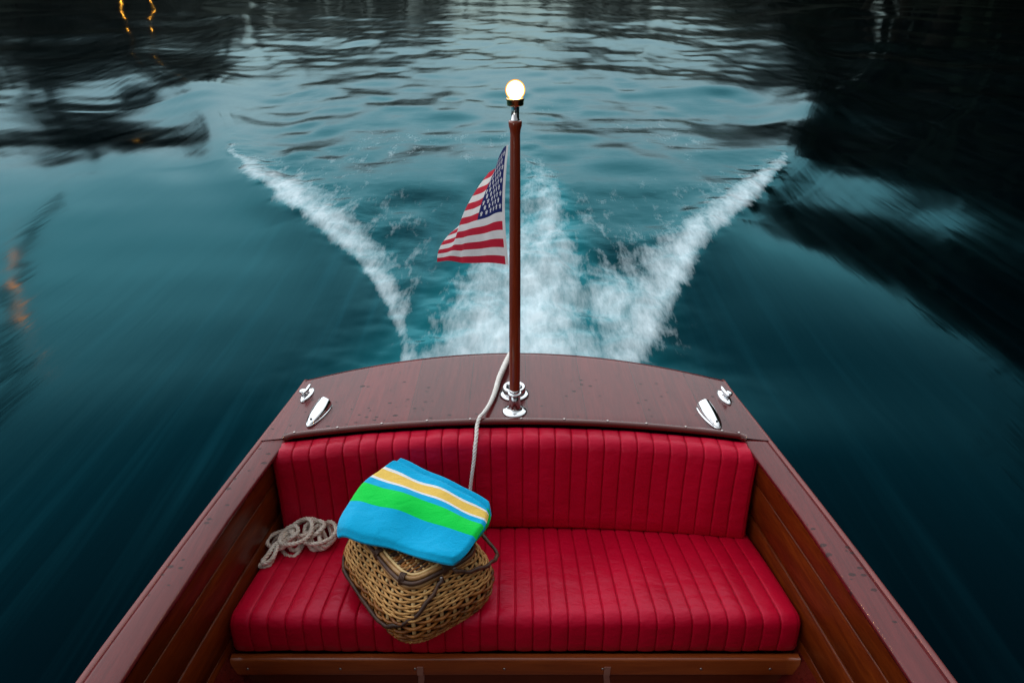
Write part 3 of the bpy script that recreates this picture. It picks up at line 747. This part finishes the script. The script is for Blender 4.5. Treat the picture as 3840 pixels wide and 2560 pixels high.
# ------------------------------------------------------------------ water
def axis(dense0, dense1, step, lo, hi, g=1.09):
    a = list(np.arange(dense0, dense1 + 1e-6, step)); s = step
    while a[-1] < hi: s = s * g; a.append(a[-1] + s)
    s = step; b = []
    x = dense0
    while x > lo: s = s * g; x -= s; b.append(x)
    return np.array(b[::-1] + a)
ax = axis(-4.2, 4.2, .026, -420, 420, 1.035); ay = axis(1.3, 9.0, .026, -420, 420, 1.022)
GX, GY = np.meshgrid(ax, ay, indexing='ij')
LARM = [(-0.554, 2.6, 0.02, .3), (-0.556, 3.04, 0.025, 0.5), (-0.595, 3.249, 0.03, 0.6), (-0.711, 3.621, 0.055, 0.7), (-0.891, 4.064, 0.085, 0.8), (-1.173, 4.6, 0.125, 0.9), (-1.529, 5.159, 0.15, 0.97), (-1.929, 5.718, 0.15, 0.97), (-2.322, 6.243, 0.12, 0.85), (-2.714, 6.856, 0.07, 0.6), (-2.968, 7.39, 0.04, 0.3)]
RARM = [(.50, 2.6, .10, .6), (0.591, 3.018, 0.112, 0.75), (0.704, 3.298, 0.150, 0.85), (0.882, 3.739, 0.165, 0.92), (1.129, 4.281, 0.15, 0.9), (1.417, 4.73, 0.14, 0.85), (1.792, 5.263, 0.125, 0.82), (2.206, 5.905, 0.105, 0.85), (2.549, 6.461, 0.07, 0.7), (2.728, 6.856, 0.035, 0.4)]
WASH = [(0.0, 2.5, 0.56, .98), (0.009, 3.018, 0.52, 0.98), (0.034, 3.401, 0.47, 0.95), (0.080, 3.864, 0.44, 0.90), (0.1, 4.281, 0.36, 0.82), (0.174, 4.775, 0.22, 0.74), (0.227, 5.371, 0.20, 0.70), (0.213, 6.104, 0.16, 0.5), (0.188, 6.9, 0.13, 0.2), (.15, 8, .12, .05)]
def strip(P, X, Y):
    """distance-based profile along a polyline: intensity, signed offset (+ right of travel), along"""
    best = np.full(X.shape, 1e9); inten = np.zeros(X.shape); sd = np.zeros(X.shape); wd = np.ones(X.shape); s0 = 0; al = np.zeros(X.shape)
    for (x0, y0, w0, i0), (x1, y1, w1, i1) in zip(P[:-1], P[1:]):
        dx, dy = x1 - x0, y1 - y0; L = math.hypot(dx, dy)
        t = np.clip(((X - x0) * dx + (Y - y0) * dy) / L ** 2, 0, 1)
        px, py = X - x0 - t * dx, Y - y0 - t * dy; d = np.hypot(px, py); sg = np.sign(px * dy - py * dx)
        k = d < best; best = np.where(k, d, best); inten = np.where(k, i0 + (i1 - i0) * t, inten); wd = np.where(k, w0 + (w1 - w0) * t, wd); sd = np.where(k, sg * d, sd); al = np.where(k, s0 + t * L, al); s0 += L
    return inten, sd, wd, al
near = (np.abs(GX) < 14) & (GY > -2) & (GY < 30)
foam = np.zeros(GX.shape); aer = np.zeros(GX.shape)
nz = lambda sx, sy, sd, o=4: fbm(GX * sx + 31.3, GY * sy + 17.7, o, sd)
wob = (nz(2.2, 1.2, 3) - .5) * .20 * np.clip((GY - 2.6) / 2.5, 0, 1)
for P, inner in ((LARM, 1), (RARM, -1)):
    I, d, w, al = strip(P, GX + wob * .6, GY + wob)
    d = d * inner                                   # + towards the middle of the wake
    prof = np.where(d > 0, np.exp(-(d / (w * 1.7)) ** 2), np.exp(-(np.abs(d) / (w * .70)) ** 2.2))
    feather = np.where(d > 0, np.exp(-d / (w * 4.5 + .08)), 0) * .44
    foam = np.maximum(foam, I * np.maximum(prof, feather)); aer = np.maximum(aer, I * np.where(d > 0, np.exp(-d / (.25 + w)), np.exp(-(np.abs(d) / (w * .8)) ** 2)) * .6)
I, d, w, al = strip(WASH, GX + wob, GY + wob)
pw = np.exp(-(np.abs(d) / (w * 1.02)) ** 3.2)
foam = np.maximum(foam, I * pw); aer = np.maximum(aer, np.exp(-(np.abs(d) / (w * 1.45)) ** 2.2) * np.clip(I * 1.2, 0, 1))
# the wash joins the starboard arm close to the boat
bx_ = np.exp(-(((GX - .62) / .30) ** 2 + ((GY - 3.75) / .55) ** 2)); foam = np.maximum(foam, bx_ * .84); aer = np.maximum(aer, bx_ * .9)
# scattered streaks of old foam between the arms
half = np.interp(GY, [3, 4, 5, 6.9, 10, 16.5, 32], [.55, .85, 1.4, 2.7, 3.6, 6.0, 9.6]); inV = sstep(1.05, .80, np.abs(GX) / half) * sstep(3.2, 4.4, GY)
foam = np.maximum(foam, inV * .20 * sstep(.35, .75, nz(.9, .6, 9)) * np.exp(-np.clip(GY - 7.5, 0, 99) / 4))
# heights
H = np.zeros(GX.shape)
wv = np.random.default_rng(11)
for k in range(34):       # quiet crossing ripples on the open river
    lam = .55 * (5.5 / .55) ** wv.random(); th = wv.normal(PI / 2, .75) ; ph = wv.random() * 2 * PI
    kx, ky = 2 * PI / lam * math.cos(th), 2 * PI / lam * math.sin(th)
    H += .0009 * lam ** 1.05 * (np.sin(GX * kx + GY * ky + ph + 1.3 * fbm(GX * .25 + k, GY * .25, 2, k)))
calm = np.clip(np.interp(np.hypot(GX, GY), [0, 3, 8, 20], [.10, .30, .7, .40]), 0, 1)
H *= calm * (1 - .2 * inV)
for k in range(7):        # long smooth swell
    lam = wv.uniform(2.2, 6.5); th = wv.normal(PI / 2, 1.0); ph = wv.random() * 6.28
    H += .0042 * lam * np.sin(2 * PI / lam * (GX * math.cos(th) + GY * math.sin(th)) + ph + 2.2 * fbm(GX * .18 + k, GY * .18, 2, 50 + k)) * np.interp(np.hypot(GX, GY), [0, 2.5, 6, 14, 40], [.25, .7, 1, .55, .2])
# wake arms beyond the foam: crests marching outwards
for s in (-1, 1):
    Pw = [(s * .5, 2.4, 0, .0), (s * .56, 3.04, 0, .4), (s * 1.5, 5.16, 0, .9), (s * 2.71, 6.8, 0, 1.), (s * 4.2, 10.3, 0, 1.), (s * 6.4, 16.5, 0, .9), (s * 9.8, 29, 0, .6), (s * 22, 75, 0, .2)]
    I, d, w, al = strip(Pw, GX, GY); d = d * s        # + outside
    lam = .75 + .10 * np.clip(GY - 4, 0, 20)
    H += I * np.clip((GY - 3) / 3, 0, 1) * .075 * np.exp(-((d - .12) / (lam * .30)) ** 2)
    H += I * .034 * lam ** .5 * np.clip((GY - 5) / 6, 0, 1) * np.cos(2 * PI * (d * .80 - al * .35) / lam) * np.exp(-((d - .5 * lam) / (lam * 1.6)) ** 2)
H += inV * (nz(1.5, 1.2, 21, 2) - .5) * .075 * np.exp(-np.clip(GY - 9, 0, 99) / 22)
turb = np.clip(aer, 0, 1)
H += turb * (fbm(GX * 3.9 + GY * 1.9 + 3, GY * 2.9 - GX * 1.6 + 8, 5, 33) - .42) * .10 + foam * (nz(11, 7, 41, 3) - .4) * .022
H *= np.exp(-np.clip(np.hypot(GX, GY) - 60, 0, 999) / 60)
# keep quiet right at the hull
H *= sstep(2.2, 3.0, GY) * .9 + .1
n0, n1 = GX.shape
V = np.stack([GX, GY, H], 2).reshape(-1, 3)
idx = np.arange(n0 * n1).reshape(n0, n1)
F = np.stack([idx[:-1, :-1], idx[1:, :-1], idx[1:, 1:], idx[:-1, 1:]], 2).reshape(-1, 4)
cxm = (GX[:-1, :-1] + GX[1:, 1:]).reshape(-1) / 2; cym = (GY[:-1, :-1] + GY[1:, 1:]).reshape(-1) / 2
F = F[~((np.abs(cxm - CX) < wid(np.clip(cym, -3.5, 2.1)) * .86 - .03) & (cym < 2.05) & (cym > -3.2))]
me = bpy.data.meshes.new('water'); me.vertices.add(len(V)); me.vertices.foreach_set('co', V.reshape(-1))
me.loops.add(F.size); me.loops.foreach_set('vertex_index', F.reshape(-1).astype(np.int32)); me.polygons.add(len(F))
me.polygons.foreach_set('loop_start', np.arange(len(F), dtype=np.int32) * 4); me.polygons.foreach_set('use_smooth', np.ones(len(F), bool))
me.update(calc_edges=True); me.validate()
water = bpy.data.objects.new('water', me); COL.objects.link(water); tag(water, kind='structure', label='dark teal river water with a foaming white wake', cat='water')
fattr(water, 'foam', foam.reshape(-1)); fattr(water, 'aer', aer.reshape(-1)); fattr(water, 'side_streak', (np.exp(-np.clip(np.abs(GX) - wid(np.clip(GY, -3.4, 2.1).reshape(-1)).reshape(GX.shape), 0, 99) / 1.1) * np.exp(-np.clip(GY - 4, 0, 99) / 2.5) * np.where(GX > 0, .45, 1.0)).reshape(-1)); fattr(water, 'wake', (inV * np.interp(GY, [3, 8, 16, 40], [1, .75, .3, .05])).reshape(-1))
def watermat():
    t = NT('river_water')
    foam_, aer_, wake_ = t.attr('foam'), t.attr('aer'), t.attr('wake')
    # foam, drawn out along the flow
    nA = t.noise(t.coords(scale=(5.5, 1.9, 4)), 1.5, 6, .58, .45)
    nB = t.noise(t.coords(scale=(30, 7, 20)), 1.5, 6, .68, .3)
    n = t.math('ADD', t.math('MULTIPLY', nA, .68), t.math('MULTIPLY', nB, .32))
    m = t.math('ADD', foam_, t.math('MULTIPLY', t.math('SUBTRACT', n, .53), 2.05))
    m = t.math('MULTIPLY', t.rng(m, .20, 1.12, 0, .93), t.rng(foam_, .02, .22, 0, 1, True))
    # long soft streaks past the hull, small ripples astern
    st_ = t.noise(t.coords(scale=(6, .55, 3)), 1.3, 4, .55, .25)
    rp_ = t.noise(t.coords(scale=(4.0, 6.5, 4)), 1.4, 4, .6, .5)
    b1 = t.bump(st_, .03, .05)
    hh = t.n('ShaderNodeMix', data_type='FLOAT'); t.l(wake_, hh.inputs[0]); hh.inputs[2].default_value = .5; t.l(rp_, hh.inputs[3])
    b2 = t.bump(hh.outputs[0], .06, .05, b1)
    side = t.noise(t.coords(scale=(7, .30, 3)), 1.2, 3, .55, .15)
    body = t.mix(t.math('MULTIPLY', t.rng(side, .46, .74, 0, 1, True), t.attr('side_streak')), (.0001, .0012, .0021), (.003, .026, .036))   # long paler teal streaks past the hull
    body = t.mix(t.rng(aer_, .05, .9, 0, 1, True), body, (.014, .16, .19))
    rough = t.math('ADD', t.rng(st_, .3, .7, .07, .13), t.math('MULTIPLY', wake_, .10))
    fr = t.n('ShaderNodeFresnel'); fr.inputs[0].default_value = 1.333; t.l(b2, fr.inputs['Normal'])
    tint = t.ramp(fr.outputs[0], [(.02, (.003, .045, .075)), (.045, (.014, .20, .29)), (.12, (.17, .65, .77)), (.32, (.34, .55, .61)), (.65, (.25, .32, .30))])  # teal reflection tint, dimmed at steep angles to paint in corner darkness
    gl = t.n('ShaderNodeBsdfGlossy'); t.l(tint, gl.inputs['Color']); t.l(rough, gl.inputs['Roughness']); t.l(b2, gl.inputs['Normal'])
    df = t.n('ShaderNodeBsdfDiffuse'); t.l(body, df.inputs['Color'])
    w = t.n('ShaderNodeMixShader'); t.l(fr.outputs[0], w.inputs[0]); t.l(df.outputs[0], w.inputs[1]); t.l(gl.outputs[0], w.inputs[2])
    fb = t.bump(n, .35, .03)
    f = t.bsdf((.74, .88, .94), .75, fb, surface=False, Specular_IOR_Level=.2)
    mx = t.n('ShaderNodeMixShader'); t.l(m, mx.inputs[0]); t.l(w.outputs[0], mx.inputs[1]); t.l(f.outputs[0], mx.inputs[2]); t.l(mx.outputs[0], t.out.inputs[0])
    return t.m
me.materials.append(watermat())

# ------------------------------------------------------------------ banks
def shore(x, y):  # signed distance-ish: + on land
    w_ = 2.5 * np.sin(y * .07) + 1.5 * np.sin(y * .19 + 1)
    right = x - (31 + w_ * .5); left = -x - (41 + w_); far = y - 150 - .2 * x; rear = -y - 95
    return np.maximum(np.maximum(right, left), np.maximum(far, rear))
ga = np.concatenate([np.linspace(-420, -80, 16), np.linspace(-76, 76, 90), np.linspace(80, 420, 16)]); gb = np.concatenate([np.linspace(-420, -110, 14), np.linspace(-105, 175, 110), np.linspace(185, 420, 14)])
AX, AY = np.meshgrid(ga, gb, indexing='ij'); sh = shore(AX, AY)
AZ = -1.2 + 2.2 * sstep(-3, 5, sh) + np.clip(sh, 0, 20) * .36 + sstep(0, 6, sh) * (fbm(AX * .13, AY * .13, 3, 5) - .5) * 1.2
bank = mesh('river_bank', np.stack([AX, AY, AZ], 2).reshape(-1, 3), grid_faces(*AX.shape), M['soil']); tag(bank, kind='structure', label='dark wooded river bank mirrored in the water', cat='bank')
def bank_z(x, y): return -1.2 + 2.2 * float(sstep(-3, 5, shore(x, y))) + min(max(float(shore(x, y)), 0), 20) * .36

# ------------------------------------------------------------------ trees on the banks (seen as dark reflections)
def quads(C, Nn, sz, asp=.6):
    n = len(C); a = rng.normal(size=(n, 3)); t1 = np.cross(Nn, a); t1 /= np.linalg.norm(t1, axis=1)[:, None] + 1e-9; t2 = np.cross(Nn, t1); t2 /= np.linalg.norm(t2, axis=1)[:, None] + 1e-9
    t1 = t1 * sz[:, None]; t2 = t2 * sz[:, None] * asp
    V = np.stack([C - t1, C - t2 * .9 + t1 * .2, C + t1, C + t2], 1).reshape(-1, 3); return V, np.arange(n * 4).reshape(n, 4).tolist()
def conifer_mesh(seed):
    g = np.random.default_rng(seed); C = []; Nn = []; sz = []; tm = MB()
    tm.add(*tube(np.array([(0, 0, -.05), (.003, 0, .3), (0, .004, .7), (0, 0, 1)]), [.022, .016, .008, .002], 7))
    for lay in np.linspace(.06, .985, 30):
        R_ = .21 * (1 - lay) ** .85 + .012; nb = max(4, int(13 * (1 - lay) + 4))
        for b in range(nb):
            th = g.random() * 2 * PI; Lr = R_ * g.uniform(.6, 1.15); zz = lay + g.normal() * .008
            if lay < .8: tm.add(*tube(np.array([(0, 0, zz), (Lr * .85 * math.cos(th), Lr * .85 * math.sin(th), zz - .25 * Lr)]), [.003, .001], 4))
            k = int(5 + 22 * Lr / .21); q = g.random(k) ** .6
            C.append(np.stack([Lr * q * math.cos(th), Lr * q * math.sin(th), zz - .3 * Lr * q], 1) + g.normal(size=(k, 3)) * (.012, .012, .008)); Nn.append(g.normal(size=(k, 3)) * (.5, .5, 1)); sz.append(g.uniform(.014, .03, k))
    V, F = quads(np.concatenate(C), np.concatenate(Nn), np.concatenate(sz)); return tm, V, F
def broad_mesh(seed):
    g = np.random.default_rng(seed); C = []; Nn = []; sz = []; tm = MB()
    tm.add(*tube(spline([(0, 0, -.05), (.012, 0, .16), (-.008, .01, .4), (.01, 0, .7)], 12), np.linspace(.032, .010, 12), 8))
    for b in range(26):
        z0 = g.uniform(.14, .66); th = g.random() * 2 * PI; L = g.uniform(.14, .33) * (1.15 - abs(z0 - .42)); e = np.array([L * math.cos(th), L * math.sin(th), z0 + L * g.uniform(.1, .9)])
        tm.add(*tube(spline([(0, 0, z0), e * (.5, .5, 0) + (0, 0, z0 * .5 + e[2] * .5 - .02), e], 6), np.linspace(.010, .002, 6), 5))
        for q in range(5):
            c = e + g.normal(size=3) * .06; k = 46; C.append(c + g.normal(size=(k, 3)) * (.042, .042, .034)); Nn.append(g.normal(size=(k, 3)) + (0, 0, .6)); sz.append(g.uniform(.012, .026, k))
    V, F = quads(np.concatenate(C), np.concatenate(Nn), np.concatenate(sz), .75); return tm, V, F
PROTO = []
for kind, fn, seed, mt in (('fir_tree', conifer_mesh, 3, 'needle'), ('fir_tree', conifer_mesh, 8, 'needle'), ('leafy_tree', broad_mesh, 4, 'leaf'), ('leafy_tree', broad_mesh, 9, 'leaf')):
    tm, V, F = fn(seed)
    r0 = root(kind, (0, 0, 0), False); t0 = tm.build('trunk', [M['bark_tree']], r0); c0 = mesh('crown', V, F, M[mt], r0); PROTO.append((kind, r0, t0, c0))
used = set()
def plant(k, x, y, h, label, group):
    kind, r0, t0, c0 = PROTO[k]
    if k in used:
        r = r0.copy(); COL.objects.link(r)
        for ch in (t0, c0):
            c = ch.copy(); COL.objects.link(c); c.parent = r
    else: r = r0; used.add(k)
    r.matrix_world = Matrix.Translation((x, y, bank_z(x, y))) @ Matrix.Rotation(random.random() * 6.28, 4, 'Z') @ Matrix.Diagonal((h * random.uniform(.9, 1.25), h * random.uniform(.9, 1.25), h, 1))
    tag(r, label, 'tree', group)
LT = {0: 'dark pointed fir on the left bank, seen mirrored in the river', 1: 'dark pointed fir on the left bank, seen mirrored in the river', 2: 'leafy tree on the left bank, seen mirrored in the river', 3: 'leafy tree on the left bank, seen mirrored in the river'}
def polar(az, d): return d * math.sin(R(az)), d * math.cos(R(az))
def ring(specs, side):
    for az, d, h, k in specs:
        x, y = polar(az, d); fir = k < 2
        lab = ('dark pointed fir' if fir else 'dark leafy tree') + {'L': ' on the left bank, mirrored in the water beyond the wake', 'R': ' on the near right bank, mirrored as black water', 'F': ' far astern, mirrored as a dark band at the top', 'A': ' added unseen behind the photographer to shade the boat from ahead'}[side]
        plant(k, x, y, h, lab, {'L': 'trees along the left bank', 'R': 'trees along the right bank', 'F': 'trees far astern', 'A': 'added unseen trees ahead of the boat'}[side] + (' (firs)' if fir else ' (leafy)'))
def by_elev(az, d, e, k=None):
    x, y = polar(az, d); return (az, d, max(2.5, d * math.tan(R(e)) - CAM_Z - bank_z(x, y)), random.choice((0, 1, 2, 3)) if k is None else k)
# left bank
ls = []
for az, d, e in ((-24, 104, 7.5), (-25.5, 100, 9), (-27, 96, 9.5), (-28.5, 92, 10), (-30, 88, 9.3), (-31.4, 83, 12.8), (-33, 80, 9), (-35, 76, 9), (-37, 73, 10), (-39, 70, 12.5), (-41, 67, 9.5), (-43.5, 64, 10), (-47, 60, 10.5), (-51, 57, 9.5), (-56, 53, 11), (-62, 50, 10), (-69, 48, 10), (-78, 47, 10), (-88, 47, 9), (-99, 48, 10), (-111, 51, 10)):
    ls.append(by_elev(az, d, e)); 
    if az > -60: ls.append(by_elev(az + .9, d + 6, e - .8))
ring(ls, 'L')
rs = []
for az, e in ((13.5, 7), (15, 7.5), (16.5, 8.5), (18, 9.5), (19.6, 10.5), (21.4, 12), (23.3, 13.5), (25.3, 15), (27.5, 17), (30, 19.5), (33, 22), (36.5, 24.5), (40.5, 27), (45, 29), (50, 31), (56, 32), (63, 33), (71, 34), (80, 34), (90, 34), (100, 33), (111, 33), (122, 31), (133, 28)):
    d = min(135, 33.5 / math.sin(R(az)))
    rs.append(by_elev(az, d, e, random.choice((0, 1, 2, 2, 3, 3))))
    if 14 < az < 60: rs.append(by_elev(az + 1.2, d + 6, e - 1.2, random.choice((0, 2, 3))))
ring(rs, 'R')
ring([by_elev(az, 162 + random.uniform(-6, 10), (random.uniform(4.2, 5.6) if -6 < az < 7 else random.uniform(7.5, 9.5))) for az in np.arange(-23, 13.5, 1.5)], 'F')
ring([(az, 104 - abs(az - 180) * .2, random.uniform(14, 20), random.choice((2, 3, 0))) for az in (150, 157, 163, 169, 175, 181, 187, 194, 201)], 'A')  # unseen trees added to cut the light from ahead

# ------------------------------------------------------------------ lamps ashore, seen as orange glints
def lamp_post(az, d, h, rad, mat, label, base=None):
    x, y = polar(az, d); z0 = base if base is not None else bank_z(x, y)
    r = tag(root('lamp_post', (x, y, z0), False), label, 'lamp post')
    mesh('post', *lathe([(.09, -.6), (.07, .0), (.05, h - z0 - rad), (.09, h - z0 - rad + .02), (.09, h - z0 - rad * .8)], (x, y, z0), 12), M['post'], r)
    mesh('lamp_globe', *lathe([(rad * math.cos(q), h - z0 + rad * math.sin(q)) for q in np.linspace(-1.2, 1.5, 12)], (x, y, z0), 18), mat, r)
    return r
lamp_post(-27.2, 84, 2.2, .09, M['lantern'], 'lit orange shore lamp at far left, the leftmost of two, mirrored as a glint')
lamp_post(-25.4, 84, 2.3, .08, M['lantern'], 'lit orange shore lamp right of its twin at far left, mirrored as a glint')
pb = np.array((*polar(-44, 20.0), -1.0)); pt = np.array((*polar(-43, 20.0), 8.6)); q0 = np.array((*polar(-33.6, 19.5), 4.1)); q1 = np.array((*polar(-36.4, 19.8), 5.4)); q2 = np.array((*polar(-39.6, 20.0), 7.2))
r = tag(root('mooring_boom', pb, False), 'slanting dark mooring boom with an orange lamp, mirrored as a streak at the left edge', 'boom')
mesh('post', *tube(spline([pb, pb * .5 + pt * .5, pt], 12), np.linspace(.14, .11, 12), 12), M['post'], r)
mesh('boom', *tube(spline([q0, q1, q2, pt], 30), np.linspace(.10, .15, 30), 10), M['post'], r)
pl = spline([q0, q1, q2], 30)[20] + np.array((.14, -.22, 0))
mesh('lamp', *lathe([(.03, -.24), (.055, -.21), (.065, 0), (.055, .21), (.03, .24)], pl, 14), M['lantern_near'], r)

# ------------------------------------------------------------------ light
W = bpy.data.worlds.new('World'); S.world = W; W.use_nodes = True
nt = W.node_tree; nt.nodes.clear()
out = nt.nodes.new('ShaderNodeOutputWorld'); bg = nt.nodes.new('ShaderNodeBackground'); sky = nt.nodes.new('ShaderNodeTexSky')
sky.sky_type = 'NISHITA'; sky.sun_disc = False
SUN_EL, SUN_AZ = 2.0, -155.0
sky.sun_elevation = R(SUN_EL); sky.sun_rotation = R(SUN_AZ); sky.air_density = 1.0; sky.dust_density = 1.5; sky.ozone_density = 1.2
hs = nt.nodes.new('ShaderNodeHueSaturation'); hs.inputs['Saturation'].default_value = .55
nt.links.new(sky.outputs[0], hs.inputs['Color'])
# high thin overcast over the clear dusk sky: soft broken cloud that evens out the dome
tc = nt.nodes.new('ShaderNodeTexCoord'); mp = nt.nodes.new('ShaderNodeMapping'); mp.inputs['Scale'].default_value = (1, 1, 2.5)
nz_ = nt.nodes.new('ShaderNodeTexNoise'); nz_.inputs['Scale'].default_value = 2.2; nz_.inputs['Detail'].default_value = 5
cr = nt.nodes.new('ShaderNodeValToRGB'); cr.color_ramp.elements[0].position = .3; cr.color_ramp.elements[0].color = (.70, .76, .80, 1); cr.color_ramp.elements[1].position = .7; cr.color_ramp.elements[1].color = (.95, .98, 1.0, 1)
sc_ = nt.nodes.new('ShaderNodeVectorMath'); sc_.operation = 'SCALE'; sc_.inputs['Scale'].default_value = 9.0
mxs = nt.nodes.new('ShaderNodeMix'); mxs.data_type = 'RGBA'; mxs.inputs[0].default_value = .80
nt.links.new(tc.outputs['Generated'], mp.inputs[0]); nt.links.new(mp.outputs[0], nz_.inputs['Vector']); nt.links.new(nz_.outputs['Fac'], cr.inputs[0]); nt.links.new(cr.outputs[0], sc_.inputs[0])
# added dome gradient darkens the frame edges: bright astern and to port, dim elsewhere
dt = nt.nodes.new('ShaderNodeVectorMath'); dt.operation = 'DOT_PRODUCT'; dt.inputs[1].default_value = Vector((-.52, .82, .22)).normalized()
gr_ = nt.nodes.new('ShaderNodeMapRange'); gr_.interpolation_type = 'SMOOTHSTEP'
for k_, v_ in (('From Min', -.6), ('From Max', 1.0), ('To Min', .16), ('To Max', 1.12)): gr_.inputs[k_].default_value = v_
sc2 = nt.nodes.new('ShaderNodeVectorMath'); sc2.operation = 'SCALE'
nt.links.new(tc.outputs['Generated'], dt.inputs[0]); nt.links.new(dt.outputs['Value'], gr_.inputs['Value']); nt.links.new(gr_.outputs[0], sc2.inputs['Scale'])
nt.links.new(hs.outputs[0], mxs.inputs[6]); nt.links.new(sc_.outputs[0], mxs.inputs[7]); nt.links.new(mxs.outputs[2], sc2.inputs[0]); nt.links.new(sc2.outputs[0], bg.inputs[0])
bg.inputs[1].default_value = .13; nt.links.new(bg.outputs[0], out.inputs[0])
sl = bpy.data.lights.new('sun', 'SUN'); sl.energy = .3; sl.angle = R(12); sl.color = (1, .9, .8)
so = bpy.data.objects.new('sun', sl); COL.objects.link(so)
d = Vector((math.sin(R(SUN_AZ)) * math.cos(R(SUN_EL)), math.cos(R(SUN_AZ)) * math.cos(R(SUN_EL)), math.sin(R(SUN_EL))))
so.rotation_euler = d.to_track_quat('Z', 'Y').to_euler(); so.location = d * 50

# ------------------------------------------------------------------ camera and output
cam = bpy.data.cameras.new('camera'); cam.lens = 24; cam.sensor_width = 36; cam.clip_start = .05; cam.clip_end = 2000
co = bpy.data.objects.new('camera', cam); COL.objects.link(co); co.location = (0, 0, CAM_Z); co.rotation_euler = (R(90 - 29.5), 0, 0)
S.camera = co
S.view_settings.view_transform = 'Standard'; S.view_settings.look = 'None'; S.view_settings.exposure = 1.0; S.view_settings.gamma = 1
S.cycles.max_bounces = 6; S.cycles.diffuse_bounces = 3; S.cycles.glossy_bounces = 4; S.cycles.transmission_bounces = 2; S.cycles.sample_clamp_indirect = 4.0
S.cycles.caustics_reflective = False
